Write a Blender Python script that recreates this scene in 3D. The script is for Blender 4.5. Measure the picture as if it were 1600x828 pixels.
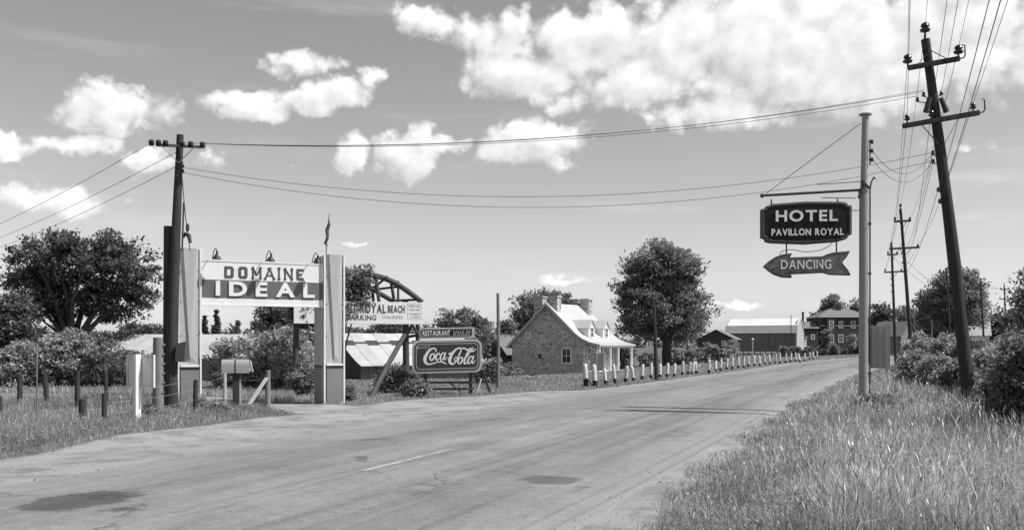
import bpy, bmesh, math, random
import numpy as np
from mathutils import Vector, Matrix

for _o in list(bpy.data.objects):
    bpy.data.objects.remove(_o, do_unlink=True)
SC = bpy.context.scene
COL = SC.collection
R = math.radians
RNG = np.random.default_rng(7)
random.seed(7)

# ------------------------------------------------------------------ camera
F, HX, HY, CH = 1500.0, 800.0, 540.0, 1.7        # focal length (px of the 1600 px photo), principal x, horizon y, eye height
cam = bpy.data.cameras.new('camera')
camo = bpy.data.objects.new('camera', cam)
COL.objects.link(camo)
camo.location = (0, 0, CH)
camo.rotation_euler = (R(90), 0, 0)
cam.sensor_fit = 'HORIZONTAL'
cam.sensor_width = 36.0
cam.lens = 36.0 * F / 1600.0
cam.shift_y = (HY - 414.0) / 1600.0
cam.clip_start = 0.1
cam.clip_end = 8000
SC.camera = camo

# ------------------------------------------------------------------ light
SUN_AZ = math.atan2(0.965, -0.26)                  # from +Y towards +X
SUN_EL = R(52)
SDIR = Vector((math.sin(SUN_AZ) * math.cos(SUN_EL), math.cos(SUN_AZ) * math.cos(SUN_EL), math.sin(SUN_EL)))
sun = bpy.data.lights.new('sun', 'SUN')
sun.energy = 4.0
sun.angle = R(0.55)
sun.color = (1.0, 1.0, 1.0)
suno = bpy.data.objects.new('sun', sun)
COL.objects.link(suno)
suno.rotation_euler = SDIR.to_track_quat('Z', 'Y').to_euler()
suno.location = (40, -20, 60)
SC.view_settings.view_transform = 'Standard'
SC.view_settings.look = 'None'
SC.view_settings.exposure = 0.45
SC.view_settings.gamma = 1.0
SC.view_settings.use_curve_mapping = False
SC.render.film_transparent = False
SC.cycles.use_denoising = True
SC.cycles.max_bounces = 6
SC.cycles.transparent_max_bounces = 8


class NT:
    """tiny node-tree helper"""
    def __init__(s, tree):
        s.t = tree

    def n(s, typ, **kw):
        nd = s.t.nodes.new(typ)
        for k, v in kw.items():
            setattr(nd, k, v)
        return nd

    def link(s, a, b):
        s.t.links.new(a, b)

    def _in(s, nd, i, v):
        if isinstance(v, bpy.types.NodeSocket):
            s.link(v, nd.inputs[i])
        elif v is not None:
            nd.inputs[i].default_value = v

    def m(s, op, a, b=None, c=None, clamp=False):
        nd = s.n('ShaderNodeMath', operation=op)
        nd.use_clamp = clamp
        s._in(nd, 0, a); s._in(nd, 1, b); s._in(nd, 2, c)
        return nd.outputs[0]

    def v(s, op, a, b=None, c=None):
        nd = s.n('ShaderNodeVectorMath', operation=op)
        s._in(nd, 0, a); s._in(nd, 1, b); s._in(nd, 2, c)
        return nd.outputs['Value'] if op in ('DOT_PRODUCT', 'LENGTH') else nd.outputs[0]

    def noise(s, vec, scale, detail=5, rough=0.55, out=0, dist=0.0):
        nd = s.n('ShaderNodeTexNoise')
        s._in(nd, 0, vec)
        nd.inputs['Scale'].default_value = scale
        nd.inputs['Detail'].default_value = detail
        nd.inputs['Roughness'].default_value = rough
        nd.inputs['Distortion'].default_value = dist
        return nd.outputs[out]

    def ramp(s, x, a, b, lo=0.0, hi=1.0, smooth=True):
        nd = s.n('ShaderNodeMapRange')
        if smooth:
            nd.interpolation_type = 'SMOOTHSTEP'
        s._in(nd, 0, x)
        nd.inputs[1].default_value = a; nd.inputs[2].default_value = b
        nd.inputs[3].default_value = lo; nd.inputs[4].default_value = hi
        return nd.outputs[0]

    def mix(s, f, a, b):
        nd = s.n('ShaderNodeMix', data_type='FLOAT')
        s._in(nd, 0, f); s._in(nd, 2, a); s._in(nd, 3, b)
        return nd.outputs[0]


def pxdeg(px, py):
    az = math.atan((px - HX) / F)
    el = math.atan((HY - py) / F * math.cos(az))
    return math.degrees(az), math.degrees(el)


# sky: Nishita seen on black-and-white film, cumulus at fixed sky directions, more of the same all round
CLOUDS = [  # photo x, y, half width, half height, strength
    (185, 175, 95, 40, 1), (110, 222, 80, 18, .8), (5, 212, 45, 24, .8), (270, 262, 90, 28, .7), (80, 305, 100, 30, .75),
    (470, 105, 62, 30, 1), (380, 158, 85, 28, 1), (520, 160, 80, 28, 1), (582, 138, 40, 26, .7),
    (655, 45, 85, 30, 1), (760, 55, 100, 50, 1), (820, 115, 130, 52, 1), (935, 60, 110, 58, 1), (1010, 130, 130, 50, 1),
    (890, 150, 60, 30, .8), (1110, 60, 130, 80, 1.15), (1240, 70, 180, 95, 1.4), (1390, 60, 170, 75, 1), (1545, 70, 110, 50, .75),
    (1060, 175, 90, 26, .8), (565, 250, 40, 36, 1), (650, 245, 62, 46, 1), (705, 225, 30, 18, .6),
    (850, 218, 100, 46, 1), (790, 240, 60, 30, 1), (568, 379, 24, 8, .6), (1170, 478, 70, 10, .45), (870, 440, 60, 9, .4),
    (1480, 225, 60, 22, .55), (430, 270, 34, 16, .5), (1330, 110, 270, 80, .85), (1190, 160, 150, 46, .75), (1470, 30, 200, 60, .9), (1620, 60, 160, 80, .75),
]


def build_world():
    w = bpy.data.worlds.new('World')
    SC.world = w
    w.use_nodes = True
    t = NT(w.node_tree)
    w.node_tree.nodes.clear()
    P = t.n('ShaderNodeTexCoord').outputs['Generated']
    P = t.v('NORMALIZE', P)
    sep = t.n('ShaderNodeSeparateXYZ'); t.link(P, sep.inputs[0])
    az = t.m('MULTIPLY', t.m('ARCTAN2', sep.outputs[0], sep.outputs[1]), 57.29578)
    el = t.m('MULTIPLY', t.m('ARCSINE', sep.outputs[2]), 57.29578)
    cmb = t.n('ShaderNodeCombineXYZ'); t.link(az, cmb.inputs[0]); t.link(el, cmb.inputs[1])
    UV = cmb.outputs[0]
    # outside-the-view mask for the generic cloud field
    outm = t.m('MAXIMUM', t.ramp(t.m('ABSOLUTE', az), 28, 36), t.ramp(el, 20, 27))
    # density group, evaluated twice (at the point and a little towards the light)
    g = bpy.data.node_groups.new('cloud_density', 'ShaderNodeTree')
    g.interface.new_socket('UV', in_out='INPUT', socket_type='NodeSocketVector')
    g.interface.new_socket('P', in_out='INPUT', socket_type='NodeSocketVector')
    g.interface.new_socket('Out', in_out='INPUT', socket_type='NodeSocketFloat')
    g.interface.new_socket('D', in_out='OUTPUT', socket_type='NodeSocketFloat')
    k = NT(g)
    gi = k.n('NodeGroupInput'); go = k.n('NodeGroupOutput')
    uv, p, om = gi.outputs[0], gi.outputs[1], gi.outputs[2]
    w1 = k.v('SUBTRACT', k.noise(p, 9, 3, 0.5, 1), (0.5, 0.5, 0.5))
    w2 = k.v('SUBTRACT', k.noise(p, 34, 5, 0.6, 1), (0.5, 0.5, 0.5))
    uvw = k.v('ADD', uv, k.v('MULTIPLY', w1, (5.0, 3.0, 0)))
    uvw = k.v('ADD', uvw, k.v('MULTIPLY', w2, (2.4, 2.0, 0)))
    best = None
    for (cx, cy, rx, ry, st) in CLOUDS:
        a, e = pxdeg(cx, cy)
        ra, re = rx / F * 57.3, ry / F * 57.3
        q = k.v('MULTIPLY_ADD', uvw, (1 / ra, 1 / re, 0), (-a / ra, -e / re, 0))
        q = k.v('DOT_PRODUCT', q, q)
        q = k.m('MULTIPLY_ADD', q, -1.0, st)
        best = q if best is None else k.m('SMOOTH_MAX', best, q, 0.25)
    gen = k.ramp(k.noise(p, 3.4, 4, 0.55), 0.50, 0.74, -1.2, 1.2, False)
    gen = k.m('ADD', gen, k.m('MULTIPLY', k.m('SUBTRACT', om, 1.0), 6.0))
    best = k.m('MAXIMUM', best, gen)
    fb = k.m('SUBTRACT', k.noise(p, 30, 9, 0.62), 0.5)
    pw = k.v('ADD', p, k.v('MULTIPLY', w2, (.035, .035, .035)))
    def lumps(sc):
        vo = k.n('ShaderNodeTexVoronoi', feature='F1')
        k.link(pw, vo.inputs['Vector']); vo.inputs['Scale'].default_value = sc
        return vo.outputs['Distance']
    bump = k.m('ADD', k.m('MULTIPLY', lumps(22), -.95), k.m('MULTIPLY', lumps(55), -.5))
    d = k.m('ADD', best, k.m('MULTIPLY', fb, .9))
    d = k.m('ADD', d, k.m('ADD', bump, .80))
    k.link(d, go.inputs[0])

    def dens(du, dv):
        nd = t.n('ShaderNodeGroup'); nd.node_tree = g
        t.link(t.v('ADD', UV, (du, dv, 0)), nd.inputs[0])
        t.link(t.v('ADD', P, (du / 57.3, 0, dv / 57.3)), nd.inputs[1])
        t.link(outm, nd.inputs[2])
        return nd.outputs[0]
    d0 = dens(0, 0)
    d1 = dens(0.55, 0.75)
    cov = t.ramp(d0, 0.04, 0.7)
    relief = t.m('SUBTRACT', d0, d1)
    lit = t.m('MULTIPLY_ADD', relief, 0.70, 0.56, clamp=True)
    thick = t.ramp(d0, 0.2, 1.3)
    cl = t.m('MULTIPLY_ADD', lit, 0.34, 0.42)
    cl = t.m('ADD', cl, t.m('MULTIPLY', thick, 0.03))
    sky = t.n('ShaderNodeTexSky', sky_type='NISHITA')
    sky.sun_disc = False
    sky.sun_elevation = SUN_EL
    sky.sun_rotation = SUN_AZ
    sky.altitude = 50
    sky.air_density = 1.0
    sky.dust_density = 1.0
    sky.ozone_density = 1.0
    s = t.v('DOT_PRODUCT', sky.outputs[0], (0.62, 0.34, 0.04))      # panchromatic film behind a yellow filter
    streak = t.noise(t.v('MULTIPLY', UV, (0.05, 0.35, 0)), 1.0, 5, 0.6)
    streak = t.m('MULTIPLY', t.ramp(streak, 0.52, 0.8), 0.12)
    s = t.m('ADD', t.m('MULTIPLY', s, 0.118), streak)
    c = t.mix(cov, s, cl)
    bg = t.n('ShaderNodeBackground')
    t.link(c, bg.inputs[0])
    bg.inputs[1].default_value = 1.0
    out = t.n('ShaderNodeOutputWorld')
    t.link(bg.outputs[0], out.inputs[0])
    w.cycles.sampling_method = 'MANUAL'
    w.cycles.sample_map_resolution = 512


build_world()


# ------------------------------------------------------------------ helpers
def W(px, py, d):
    return Vector(((px - HX) / F * d, d, CH + (HY - py) / F * d))


CL = np.array([(-500, -178), (-40, -21.0), (-10, -9.9), (0, -6.4), (9, -3.3), (12.75, -1.95), (21.2, 1.3), (30, 4.8), (37, 7.7), (51, 13.6),
               (65, 19.9), (80, 27.4), (96, 37.0), (108, 47), (118, 60), (128, 80), (140, 115), (160, 200), (200, 400)], float)
_yy = np.arange(-60, 170, 1.0)
_xx = np.interp(_yy, CL[:, 0], CL[:, 1])
for _ in range(6):
    _xx[2:-2] = (_xx[:-4] + _xx[1:-3] + _xx[2:-2] + _xx[3:-1] + _xx[4:]) / 5
_sl = np.gradient(_xx, _yy)


def cxy(y):
    return np.interp(y, _yy, _xx)


def sdist(x, y):
    return (x - cxy(y)) / np.sqrt(1 + np.interp(y, _yy, _sl) ** 2)


def sstep(a, b, x):
    t = np.clip((np.asarray(x, float) - a) / (b - a), 0, 1)
    return t * t * (3 - 2 * t)


def zroad(y):
    y = np.asarray(y, float)
    return 0.011 * np.clip(y - 60, 0, 220) * sstep(55, 80, y)


def gz(x, y):
    x = np.asarray(x, float); y = np.asarray(y, float)
    s = sdist(x, y)
    b = (np.sin(x * .9 + y * .37) + np.sin(y * 1.3 - x * .5) + np.sin(x * .31 + 1.7 * np.sin(y * .21))) * 0.025
    off = sstep(3.9, 6.5, np.abs(s))
    z = zroad(y) - 0.012 + b * off
    z = z - 1.35 * sstep(7, 26, -s) * sstep(44, 80, y)
    z = z + 0.25 * sstep(7.5, 14, s) * (y < 60)
    return z


def gnd(px, d):
    x = (px - HX) / F * d
    return Vector((x, d, float(gz(x, d))))


LEFT_EDGE = np.array([(-60, -6.2), (0, -6.2), (15, -6.3), (19, -7.0), (23, -7.0), (27.7, -7.4), (32, -7.5), (34, -6), (37, -4.4), (45, -4.1), (200, -4.1)])


def ledge(y):
    return np.interp(y, LEFT_EDGE[:, 0], LEFT_EDGE[:, 1])


LANE = [(-2, 24.5), (-7.0, 27.2), (-8.6, 29.0), (-11, 31), (-16, 32.2), (-30, 33), (-60, 34)]


def lane_d(x, y):
    best = np.full(np.shape(x), 1e9)
    for (x0, y0), (x1, y1) in zip(LANE[:-1], LANE[1:]):
        dx, dy = x1 - x0, y1 - y0
        t = np.clip(((x - x0) * dx + (y - y0) * dy) / (dx * dx + dy * dy), 0, 1)
        best = np.minimum(best, np.hypot(x - x0 - t * dx, y - y0 - t * dy))
    return best


# ---- materials
MATS = {}


def mat(name, val, rough=0.7, var=0.15, scale=3.0, stretch=(1, 1, 1), bump=0.0, bscale=None, tone=False, trans=0.0, spec=0.35,
        metal=0.0, speck=0.0):
    if name in MATS:
        return MATS[name]
    m = bpy.data.materials.new(name)
    m.use_nodes = True
    t = NT(m.node_tree)
    bs = m.node_tree.nodes['Principled BSDF']
    co = t.n('ShaderNodeTexCoord').outputs['Object']
    co = t.v('MULTIPLY', co, stretch)
    n1 = t.noise(co, scale, 6, 0.62)
    f = t.ramp(n1, 0.25, 0.75, 1 - var, 1 + var, False)
    if speck:
        n2 = t.ramp(t.noise(co, scale * 7, 3, 0.6), 0.55, 0.72, 1.0, 1 - speck)
        f = t.m('MULTIPLY', f, n2)
    c = t.m('MULTIPLY', f, val)
    if tone:
        at = t.n('ShaderNodeAttribute', attribute_name='tone')
        c = t.m('MULTIPLY', c, at.outputs['Fac'])
    t.link(c, bs.inputs['Base Color'])
    bs.inputs['Roughness'].default_value = rough
    bs.inputs['Specular IOR Level'].default_value = spec
    bs.inputs['Metallic'].default_value = metal
    if bump:
        bn = t.n('ShaderNodeBump')
        bn.inputs['Strength'].default_value = bump
        bn.inputs['Distance'].default_value = 0.02
        t.link(t.noise(co, bscale or scale * 4, 5, 0.6), bn.inputs['Height'])
        t.link(bn.outputs[0], bs.inputs['Normal'])
    if trans:
        tr = t.n('ShaderNodeBsdfTranslucent')
        t.link(t.m('MULTIPLY', c, 1.25), tr.inputs[0])
        mx = t.n('ShaderNodeMixShader')
        mx.inputs[0].default_value = trans
        t.link(bs.outputs[0], mx.inputs[1]); t.link(tr.outputs[0], mx.inputs[2])
        t.link(mx.outputs[0], m.node_tree.nodes['Material Output'].inputs[0])
    MATS[name] = m
    return m


M_WOODPOLE = mat('weathered_pole', 0.036, 0.85, 0.45, 2.5, (6, 6, .4), 0.6, 9)
M_WOODGREY = mat('grey_wood', 0.17, 0.85, 0.3, 3, (6, 6, .5), 0.5, 10, speck=.4)
M_WOODPALE = mat('pale_wood', 0.40, 0.8, 0.2, 3, (6, 6, .6), 0.4, 10)
M_LOG = mat('dark_log', 0.06, 0.85, 0.4, 3, (3, 3, 3), 0.5, 10)
M_WHITE = mat('white_paint', 0.70, 0.55, 0.1, 2, speck=.12)
M_WHITEOLD = mat('worn_white_paint', 0.58, 0.6, 0.22, 5, speck=.3)
M_GREYPAINT = mat('grey_paint', 0.115, 0.55, 0.12, 1.5)
M_PILLAR = mat('pale_grey_paint', 0.38, 0.6, 0.16, 1.6, (3, 3, .35), speck=.08)
M_PILLARBASE = mat('mid_grey_paint', 0.19, 0.6, 0.12, 1.6)
M_BLACK = mat('black_paint', 0.018, 0.5, 0.3, 4)
M_DKLETTER = mat('dark_letter_paint', 0.07, 0.5, 0.2, 6)
M_IRON = mat('dark_iron', 0.03, 0.5, 0.3, 8, spec=.5)
M_GALV = mat('galvanised_metal', 0.34, 0.5, 0.12, 6, spec=.5)
M_PIPE = mat('grey_pipe_paint', 0.27, 0.5, 0.1, 3)
M_GLASSINS = mat('insulator_glaze', 0.025, 0.15, 0.1, 3, spec=.7)
M_WIRE = mat('wire', 0.05, 0.6, 0.1, 3)
M_TIN = mat('tin_roof', 0.42, 0.5, 0.14, 1.2, (1, 1, 1), speck=.2)
M_TINS = [M_TIN, mat('tin_roof_dull', 0.40, 0.55, 0.16, 1.2, speck=.2), mat('tin_roof_clean', 0.445, 0.5, 0.12, 1.2, speck=.15)]
M_TINB = mat('bright_tin_roof', 0.46, 0.45, 0.12, 1.2)
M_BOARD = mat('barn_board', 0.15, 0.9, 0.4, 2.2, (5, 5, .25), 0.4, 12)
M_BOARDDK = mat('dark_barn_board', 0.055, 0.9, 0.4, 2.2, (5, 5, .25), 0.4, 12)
M_SHINGLE = mat('shingle_roof', 0.17, 0.9, 0.2, 3, speck=.2)
M_PANE = mat('window_glass', 0.03, 0.08, 0.2, 2, spec=.8)
M_CONCRETE = mat('concrete', 0.4, 0.8, 0.2, 3)
M_SIGNDARK = mat('dark_enamel', 0.016, 0.6, 0.25, 3, spec=.2)
M_SIGNRED = mat('red_enamel', 0.042, 0.6, 0.15, 3, spec=.2)
M_ARROW = mat('arrow_enamel', 0.15, 0.5, 0.2, 4, spec=.3, speck=.2)
M_PALELET = mat('pale_letter', 0.75, 0.5, 0.1, 8)
M_GREYLET = mat('grey_letter', 0.36, 0.5, 0.12, 8)
M_BARK = mat('bark', 0.06, 0.9, 0.35, 4, (3, 3, .8), 0.8, 9)
M_LEAF = mat('leaves', 0.19, 0.5, 0.2, 0.6, tone=True, trans=.38, spec=.4)
M_LEAFDK = mat('dark_leaves', 0.10, 0.5, 0.2, 0.5, tone=True, trans=.3, spec=.4)
M_LEAFLT = mat('pale_leaves', 0.31, 0.5, 0.25, 0.9, tone=True, trans=.36, spec=.4)
M_GRASS = mat('grass_blades', 0.32, 0.6, 0.25, 0.35, tone=True, trans=.42, spec=.3)


def stone_mat():
    m = bpy.data.materials.new('field_stone'); m.use_nodes = True
    t = NT(m.node_tree); bs = m.node_tree.nodes['Principled BSDF']
    co = t.n('ShaderNodeTexCoord').outputs['Object']
    co = t.v('ADD', co, t.v('MULTIPLY', t.noise(co, 4, 2, .5, 1), (.18, .18, .18)))
    co = t.v('MULTIPLY', co, (3.4, 3.4, 5.2))
    v = t.n('ShaderNodeTexVoronoi'); t.link(co, v.inputs['Vector']); v.inputs['Scale'].default_value = 1
    e = t.n('ShaderNodeTexVoronoi', feature='DISTANCE_TO_EDGE'); t.link(co, e.inputs['Vector']); e.inputs['Scale'].default_value = 1
    sp = t.n('ShaderNodeSeparateColor'); t.link(v.outputs['Color'], sp.inputs[0])
    st = t.ramp(sp.outputs[0], 0, 1, 0.32, 0.56, False)
    st = t.m('MULTIPLY', st, t.ramp(t.noise(co, 3, 5, .6), .3, .7, .8, 1.2))
    j = t.ramp(e.outputs[0], 0.03, 0.10)
    st = t.m('MULTIPLY', st, t.ramp(t.noise(t.n('ShaderNodeTexCoord').outputs['Object'], .8, 5, .65), .3, .7, .72, 1.2, False))
    st = t.m('MULTIPLY', st, t.ramp(sp.outputs[1], .84, .88, 1.0, .45))
    c = t.mix(j, 0.44, st)
    t.link(c, bs.inputs['Base Color']); bs.inputs['Roughness'].default_value = .9
    b = t.n('ShaderNodeBump'); b.inputs['Strength'].default_value = .8; b.inputs['Distance'].default_value = .05
    t.link(j, b.inputs['Height']); t.link(b.outputs[0], bs.inputs['Normal'])
    return m


def brick_mat():
    m = bpy.data.materials.new('dark_brick'); m.use_nodes = True
    t = NT(m.node_tree); bs = m.node_tree.nodes['Principled BSDF']
    co = t.n('ShaderNodeTexCoord').outputs['Object']
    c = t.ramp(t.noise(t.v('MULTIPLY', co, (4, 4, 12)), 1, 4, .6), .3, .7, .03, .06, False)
    t.link(c, bs.inputs['Base Color']); bs.inputs['Roughness'].default_value = .9
    return m


M_STONE = stone_mat()
M_BRICK = brick_mat()


# ---- mesh builder
class MB:
    def __init__(s):
        s.v = []; s.f = []

    def add(s, vs, fs):
        o = len(s.v)
        s.v += [tuple(p) for p in vs]
        s.f += [tuple(i + o for i in f) for f in fs]
        return s

    def box(s, c, size, rot=None):
        hx, hy, hz = size[0] / 2, size[1] / 2, size[2] / 2
        vs = [Vector((x, y, z)) for x in (-hx, hx) for y in (-hy, hy) for z in (-hz, hz)]
        if rot is not None:
            vs = [rot @ v for v in vs]
        c = Vector(c)
        return s.add([v + c for v in vs], [(0, 1, 3, 2), (4, 6, 7, 5), (0, 4, 5, 1), (2, 3, 7, 6), (0, 2, 6, 4), (1, 5, 7, 3)])

    def bx(s, x0, x1, y0, y1, z0, z1):
        return s.box(((x0 + x1) / 2, (y0 + y1) / 2, (z0 + z1) / 2), (abs(x1 - x0), abs(y1 - y0), abs(z1 - z0)))

    def beam(s, a, b, w, h=None):
        a = Vector(a); b = Vector(b); d = b - a
        q = d.to_track_quat('Z', 'Y').to_matrix()
        return s.box((a + b) / 2, (w, h or w, d.length), q)

    def tube(s, pts, rad, n=8, cap=True):
        pts = [Vector(p) for p in pts]
        if not hasattr(rad, '__len__'):
            rad = [rad] * len(pts)
        vs = []; fs = []
        up = None
        for i, p in enumerate(pts):
            d = (pts[min(i + 1, len(pts) - 1)] - pts[max(i - 1, 0)]).normalized()
            if up is None:
                up = Vector((0, 0, 1)) if abs(d.z) < .9 else Vector((1, 0, 0))
            a = d.cross(up).normalized(); b = a.cross(d).normalized()
            up = b
            for k in range(n):
                th = 2 * math.pi * k / n
                vs.append(p + (a * math.cos(th) + b * math.sin(th)) * rad[i])
        for i in range(len(pts) - 1):
            for k in range(n):
                k2 = (k + 1) % n
                fs.append((i * n + k, i * n + k2, (i + 1) * n + k2, (i + 1) * n + k))
        if cap:
            fs.append(tuple(range(n))[::-1]); fs.append(tuple((len(pts) - 1) * n + k for k in range(n)))
        return s.add(vs, fs)

    def lathe(s, prof, n=12, c=(0, 0, 0), rot=None):
        vs = []; fs = []
        c = Vector(c)
        for (r, z) in prof:
            for k in range(n):
                th = 2 * math.pi * k / n
                v = Vector((r * math.cos(th), r * math.sin(th), z))
                vs.append((rot @ v if rot is not None else v) + c)
        for i in range(len(prof) - 1):
            for k in range(n):
                k2 = (k + 1) % n
                fs.append((i * n + k, i * n + k2, (i + 1) * n + k2, (i + 1) * n + k))
        if prof[0][0] > 1e-4:
            fs.append(tuple(range(n))[::-1])
        if prof[-1][0] > 1e-4:
            fs.append(tuple((len(prof) - 1) * n + k for k in range(n)))
        return s.add(vs, fs)

    def prism(s, outline, y0, y1):
        """outline in XZ, from y0 (front) to y1"""
        n = len(outline)
        vs = [(x, y0, z) for x, z in outline] + [(x, y1, z) for x, z in outline]
        fs = [tuple(range(n)), tuple(range(2 * n - 1, n - 1, -1))] + [((i + 1) % n, i, n + i, n + (i + 1) % n) for i in range(n)]
        return s.add(vs, fs)

    def build(s, name, m, parent=None, smooth=False, bevel=0.0):
        me = bpy.data.meshes.new(name)
        me.from_pydata(s.v, [], s.f)
        bm = bmesh.new(); bm.from_mesh(me)
        bmesh.ops.recalc_face_normals(bm, faces=bm.faces)
        if bevel:
            bmesh.ops.bevel(bm, geom=[e for e in bm.edges if len(e.link_faces) == 2 and e.calc_face_angle(0) > .5], offset=bevel, segments=2, affect='EDGES', clamp_overlap=True)
        bm.to_mesh(me); bm.free()
        if smooth:
            me.shade_smooth() if hasattr(me, 'shade_smooth') else None
            me.set_sharp_from_angle(angle=R(45))
        if m:
            me.materials.append(m)
        o = bpy.data.objects.new(name, me)
        COL.objects.link(o)
        if parent:
            o.parent = parent
        return o


def tag(o, label=None, cat=None, group=None, kind=None):
    if label: o['label'] = label
    if cat: o['category'] = cat
    if group: o['group'] = group
    if kind: o['kind'] = kind
    return o


def thing(name, label, cat, loc=(0, 0, 0), rz=0.0, group=None):
    e = bpy.data.objects.new(name, None)
    COL.objects.link(e)
    e.empty_display_size = .2
    e.location = loc; e.rotation_euler = (0, 0, rz)
    return tag(e, label, cat, group)


def copy_tree(o, parent=None):
    c = o.copy(); COL.objects.link(c); c.parent = parent
    for ch in o.children:
        copy_tree(ch, c)
    return c


def np_mesh(name, verts, fsize, m, tone=None, idx=None):
    """mesh of disjoint polygons with a fixed vertex count each (or an index array)"""
    verts = np.asarray(verts, np.float32)
    me = bpy.data.meshes.new(name)
    me.vertices.add(len(verts)); me.vertices.foreach_set('co', verts.ravel())
    if idx is None:
        idx = np.arange(len(verts))
    nf = len(idx) // fsize
    me.loops.add(len(idx)); me.loops.foreach_set('vertex_index', np.asarray(idx, np.int32))
    me.polygons.add(nf)
    me.polygons.foreach_set('loop_start', np.arange(0, nf * fsize, fsize, dtype=np.int32))
    me.polygons.foreach_set('loop_total', np.full(nf, fsize, np.int32))
    if tone is not None:
        a = me.attributes.new('tone', 'FLOAT', 'POINT'); a.data.foreach_set('value', np.asarray(tone, np.float32))
    me.materials.append(m)
    me.update(calc_edges=True); me.validate()
    return me


# ---- glyphs (built-in font), cached with unit cap height
GLY = {}


def glyph(ch, bold):
    key = (ch, bold)
    if key in GLY:
        return GLY[key]
    cu = bpy.data.curves.new('glyph', 'FONT')
    cu.body = ch; cu.size = 1.0; cu.extrude = 0.5; cu.offset = bold; cu.resolution_u = 4
    o = bpy.data.objects.new('glyph', cu); COL.objects.link(o)
    dg = bpy.context.evaluated_depsgraph_get()
    me = bpy.data.meshes.new_from_object(o.evaluated_get(dg))
    n = len(me.vertices)
    v = np.zeros(n * 3); me.vertices.foreach_get('co', v); v = v.reshape(-1, 3)
    fs = [tuple(p.vertices) for p in me.polygons]
    bpy.data.objects.remove(o); bpy.data.curves.remove(cu); bpy.data.meshes.remove(me)
    GLY[key] = (v, fs)
    return GLY[key]


for _s, _b in (("HOTELDANCIGPVYR", .025), ("IDEAL", .035), ("RESTAUNLDCHBYKIGPOQVZM-", .012)):
    for _c in sorted(set(_s)):
        glyph(_c, _b)


def letters(parent, text, x0, x1, z0, z1, y, depth, m, bold=.025, gap=.12, slope=0.0, single=False, name='letter', space=.45):
    """a line of block letters fitted to x0..x1, z0..z1, facing -Y with its back at y"""
    items = []; cur = 0.0
    for ch in text:
        if ch == ' ':
            cur += space; continue
        v, fs = glyph(ch, bold)
        a, b = v[:, 0].min(), v[:, 0].max()
        items.append((v, fs, cur - a)); cur += (b - a) + gap
    tot = cur - gap
    H = glyph('E', bold)[0]; h0, h1 = H[:, 1].min(), H[:, 1].max()
    sx = (x1 - x0) / tot; sz = (z1 - z0) / (h1 - h0)
    mb = MB(); objs = []
    for v, fs, off in items:
        X = (v[:, 0] + off) * sx + x0
        Z = (v[:, 1] - h0) * sz + z0 + slope * (X - x0)
        Y = y - (v[:, 2] + .5) * depth
        pts = list(zip(X, Y, Z))
        if single:
            mb.add(pts, fs)
        else:
            objs.append(MB().add(pts, fs).build(name, m, parent))
    if single:
        objs.append(mb.build(name, m, parent))
    return objs


def catmull(pts, n=7):
    P = [np.array(p, float) for p in pts]
    P = [2 * P[0] - P[1]] + P + [2 * P[-1] - P[-2]]
    out = []
    for i in range(1, len(P) - 2):
        for k in range(n):
            t = k / n
            out.append(.5 * (2 * P[i] + (P[i + 1] - P[i - 1]) * t + (2 * P[i - 1] - 5 * P[i] + 4 * P[i + 1] - P[i + 2]) * t * t
                             + (3 * P[i] - P[i - 1] - 3 * P[i + 1] + P[i + 2]) * t ** 3))
    out.append(P[-2])
    return out


def ribbon(mb, pts, y):
    """brush stroke (x, z, width) as a flat strip facing -Y"""
    c = catmull(pts)
    vs = []
    for i, p in enumerate(c):
        d = c[min(i + 1, len(c) - 1)][:2] - c[max(i - 1, 0)][:2]
        d = d / (np.hypot(*d) + 1e-9)
        nrm = np.array((-d[1], d[0])) * max(p[2], .001) / 2
        vs += [(p[0] + nrm[0], y, p[1] + nrm[1]), (p[0] - nrm[0], y, p[1] - nrm[1])]
    mb.add(vs, [(2 * i, 2 * i + 1, 2 * i + 3, 2 * i + 2) for i in range(len(c) - 1)])


# ------------------------------------------------------------------ foliage
def rvec(rng, n):
    v = rng.normal(size=(n, 3)); return v / np.linalg.norm(v, axis=1, keepdims=True)


def leaf_quads(rng, C, axis, L, asp, tone):
    """diamond leaves at C with long axis near `axis`"""
    n = len(C)
    a = axis / (np.linalg.norm(axis, axis=1, keepdims=True) + 1e-9)
    N = rvec(rng, n) * .75 + np.array([.12, -.05, 1.0])
    b = np.cross(a, N); b /= np.linalg.norm(b, axis=1, keepdims=True) + 1e-9
    l = L * rng.uniform(.6, 1.35, (n, 1)); w = l * asp
    c = np.cross(a, b) * w * .22
    V = np.stack([C - a * l * .5, C + b * w * .5 + c, C + a * l * .5, C - b * w * .5 + c], 1).reshape(-1, 3)
    return V, np.repeat(tone, 4)


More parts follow.
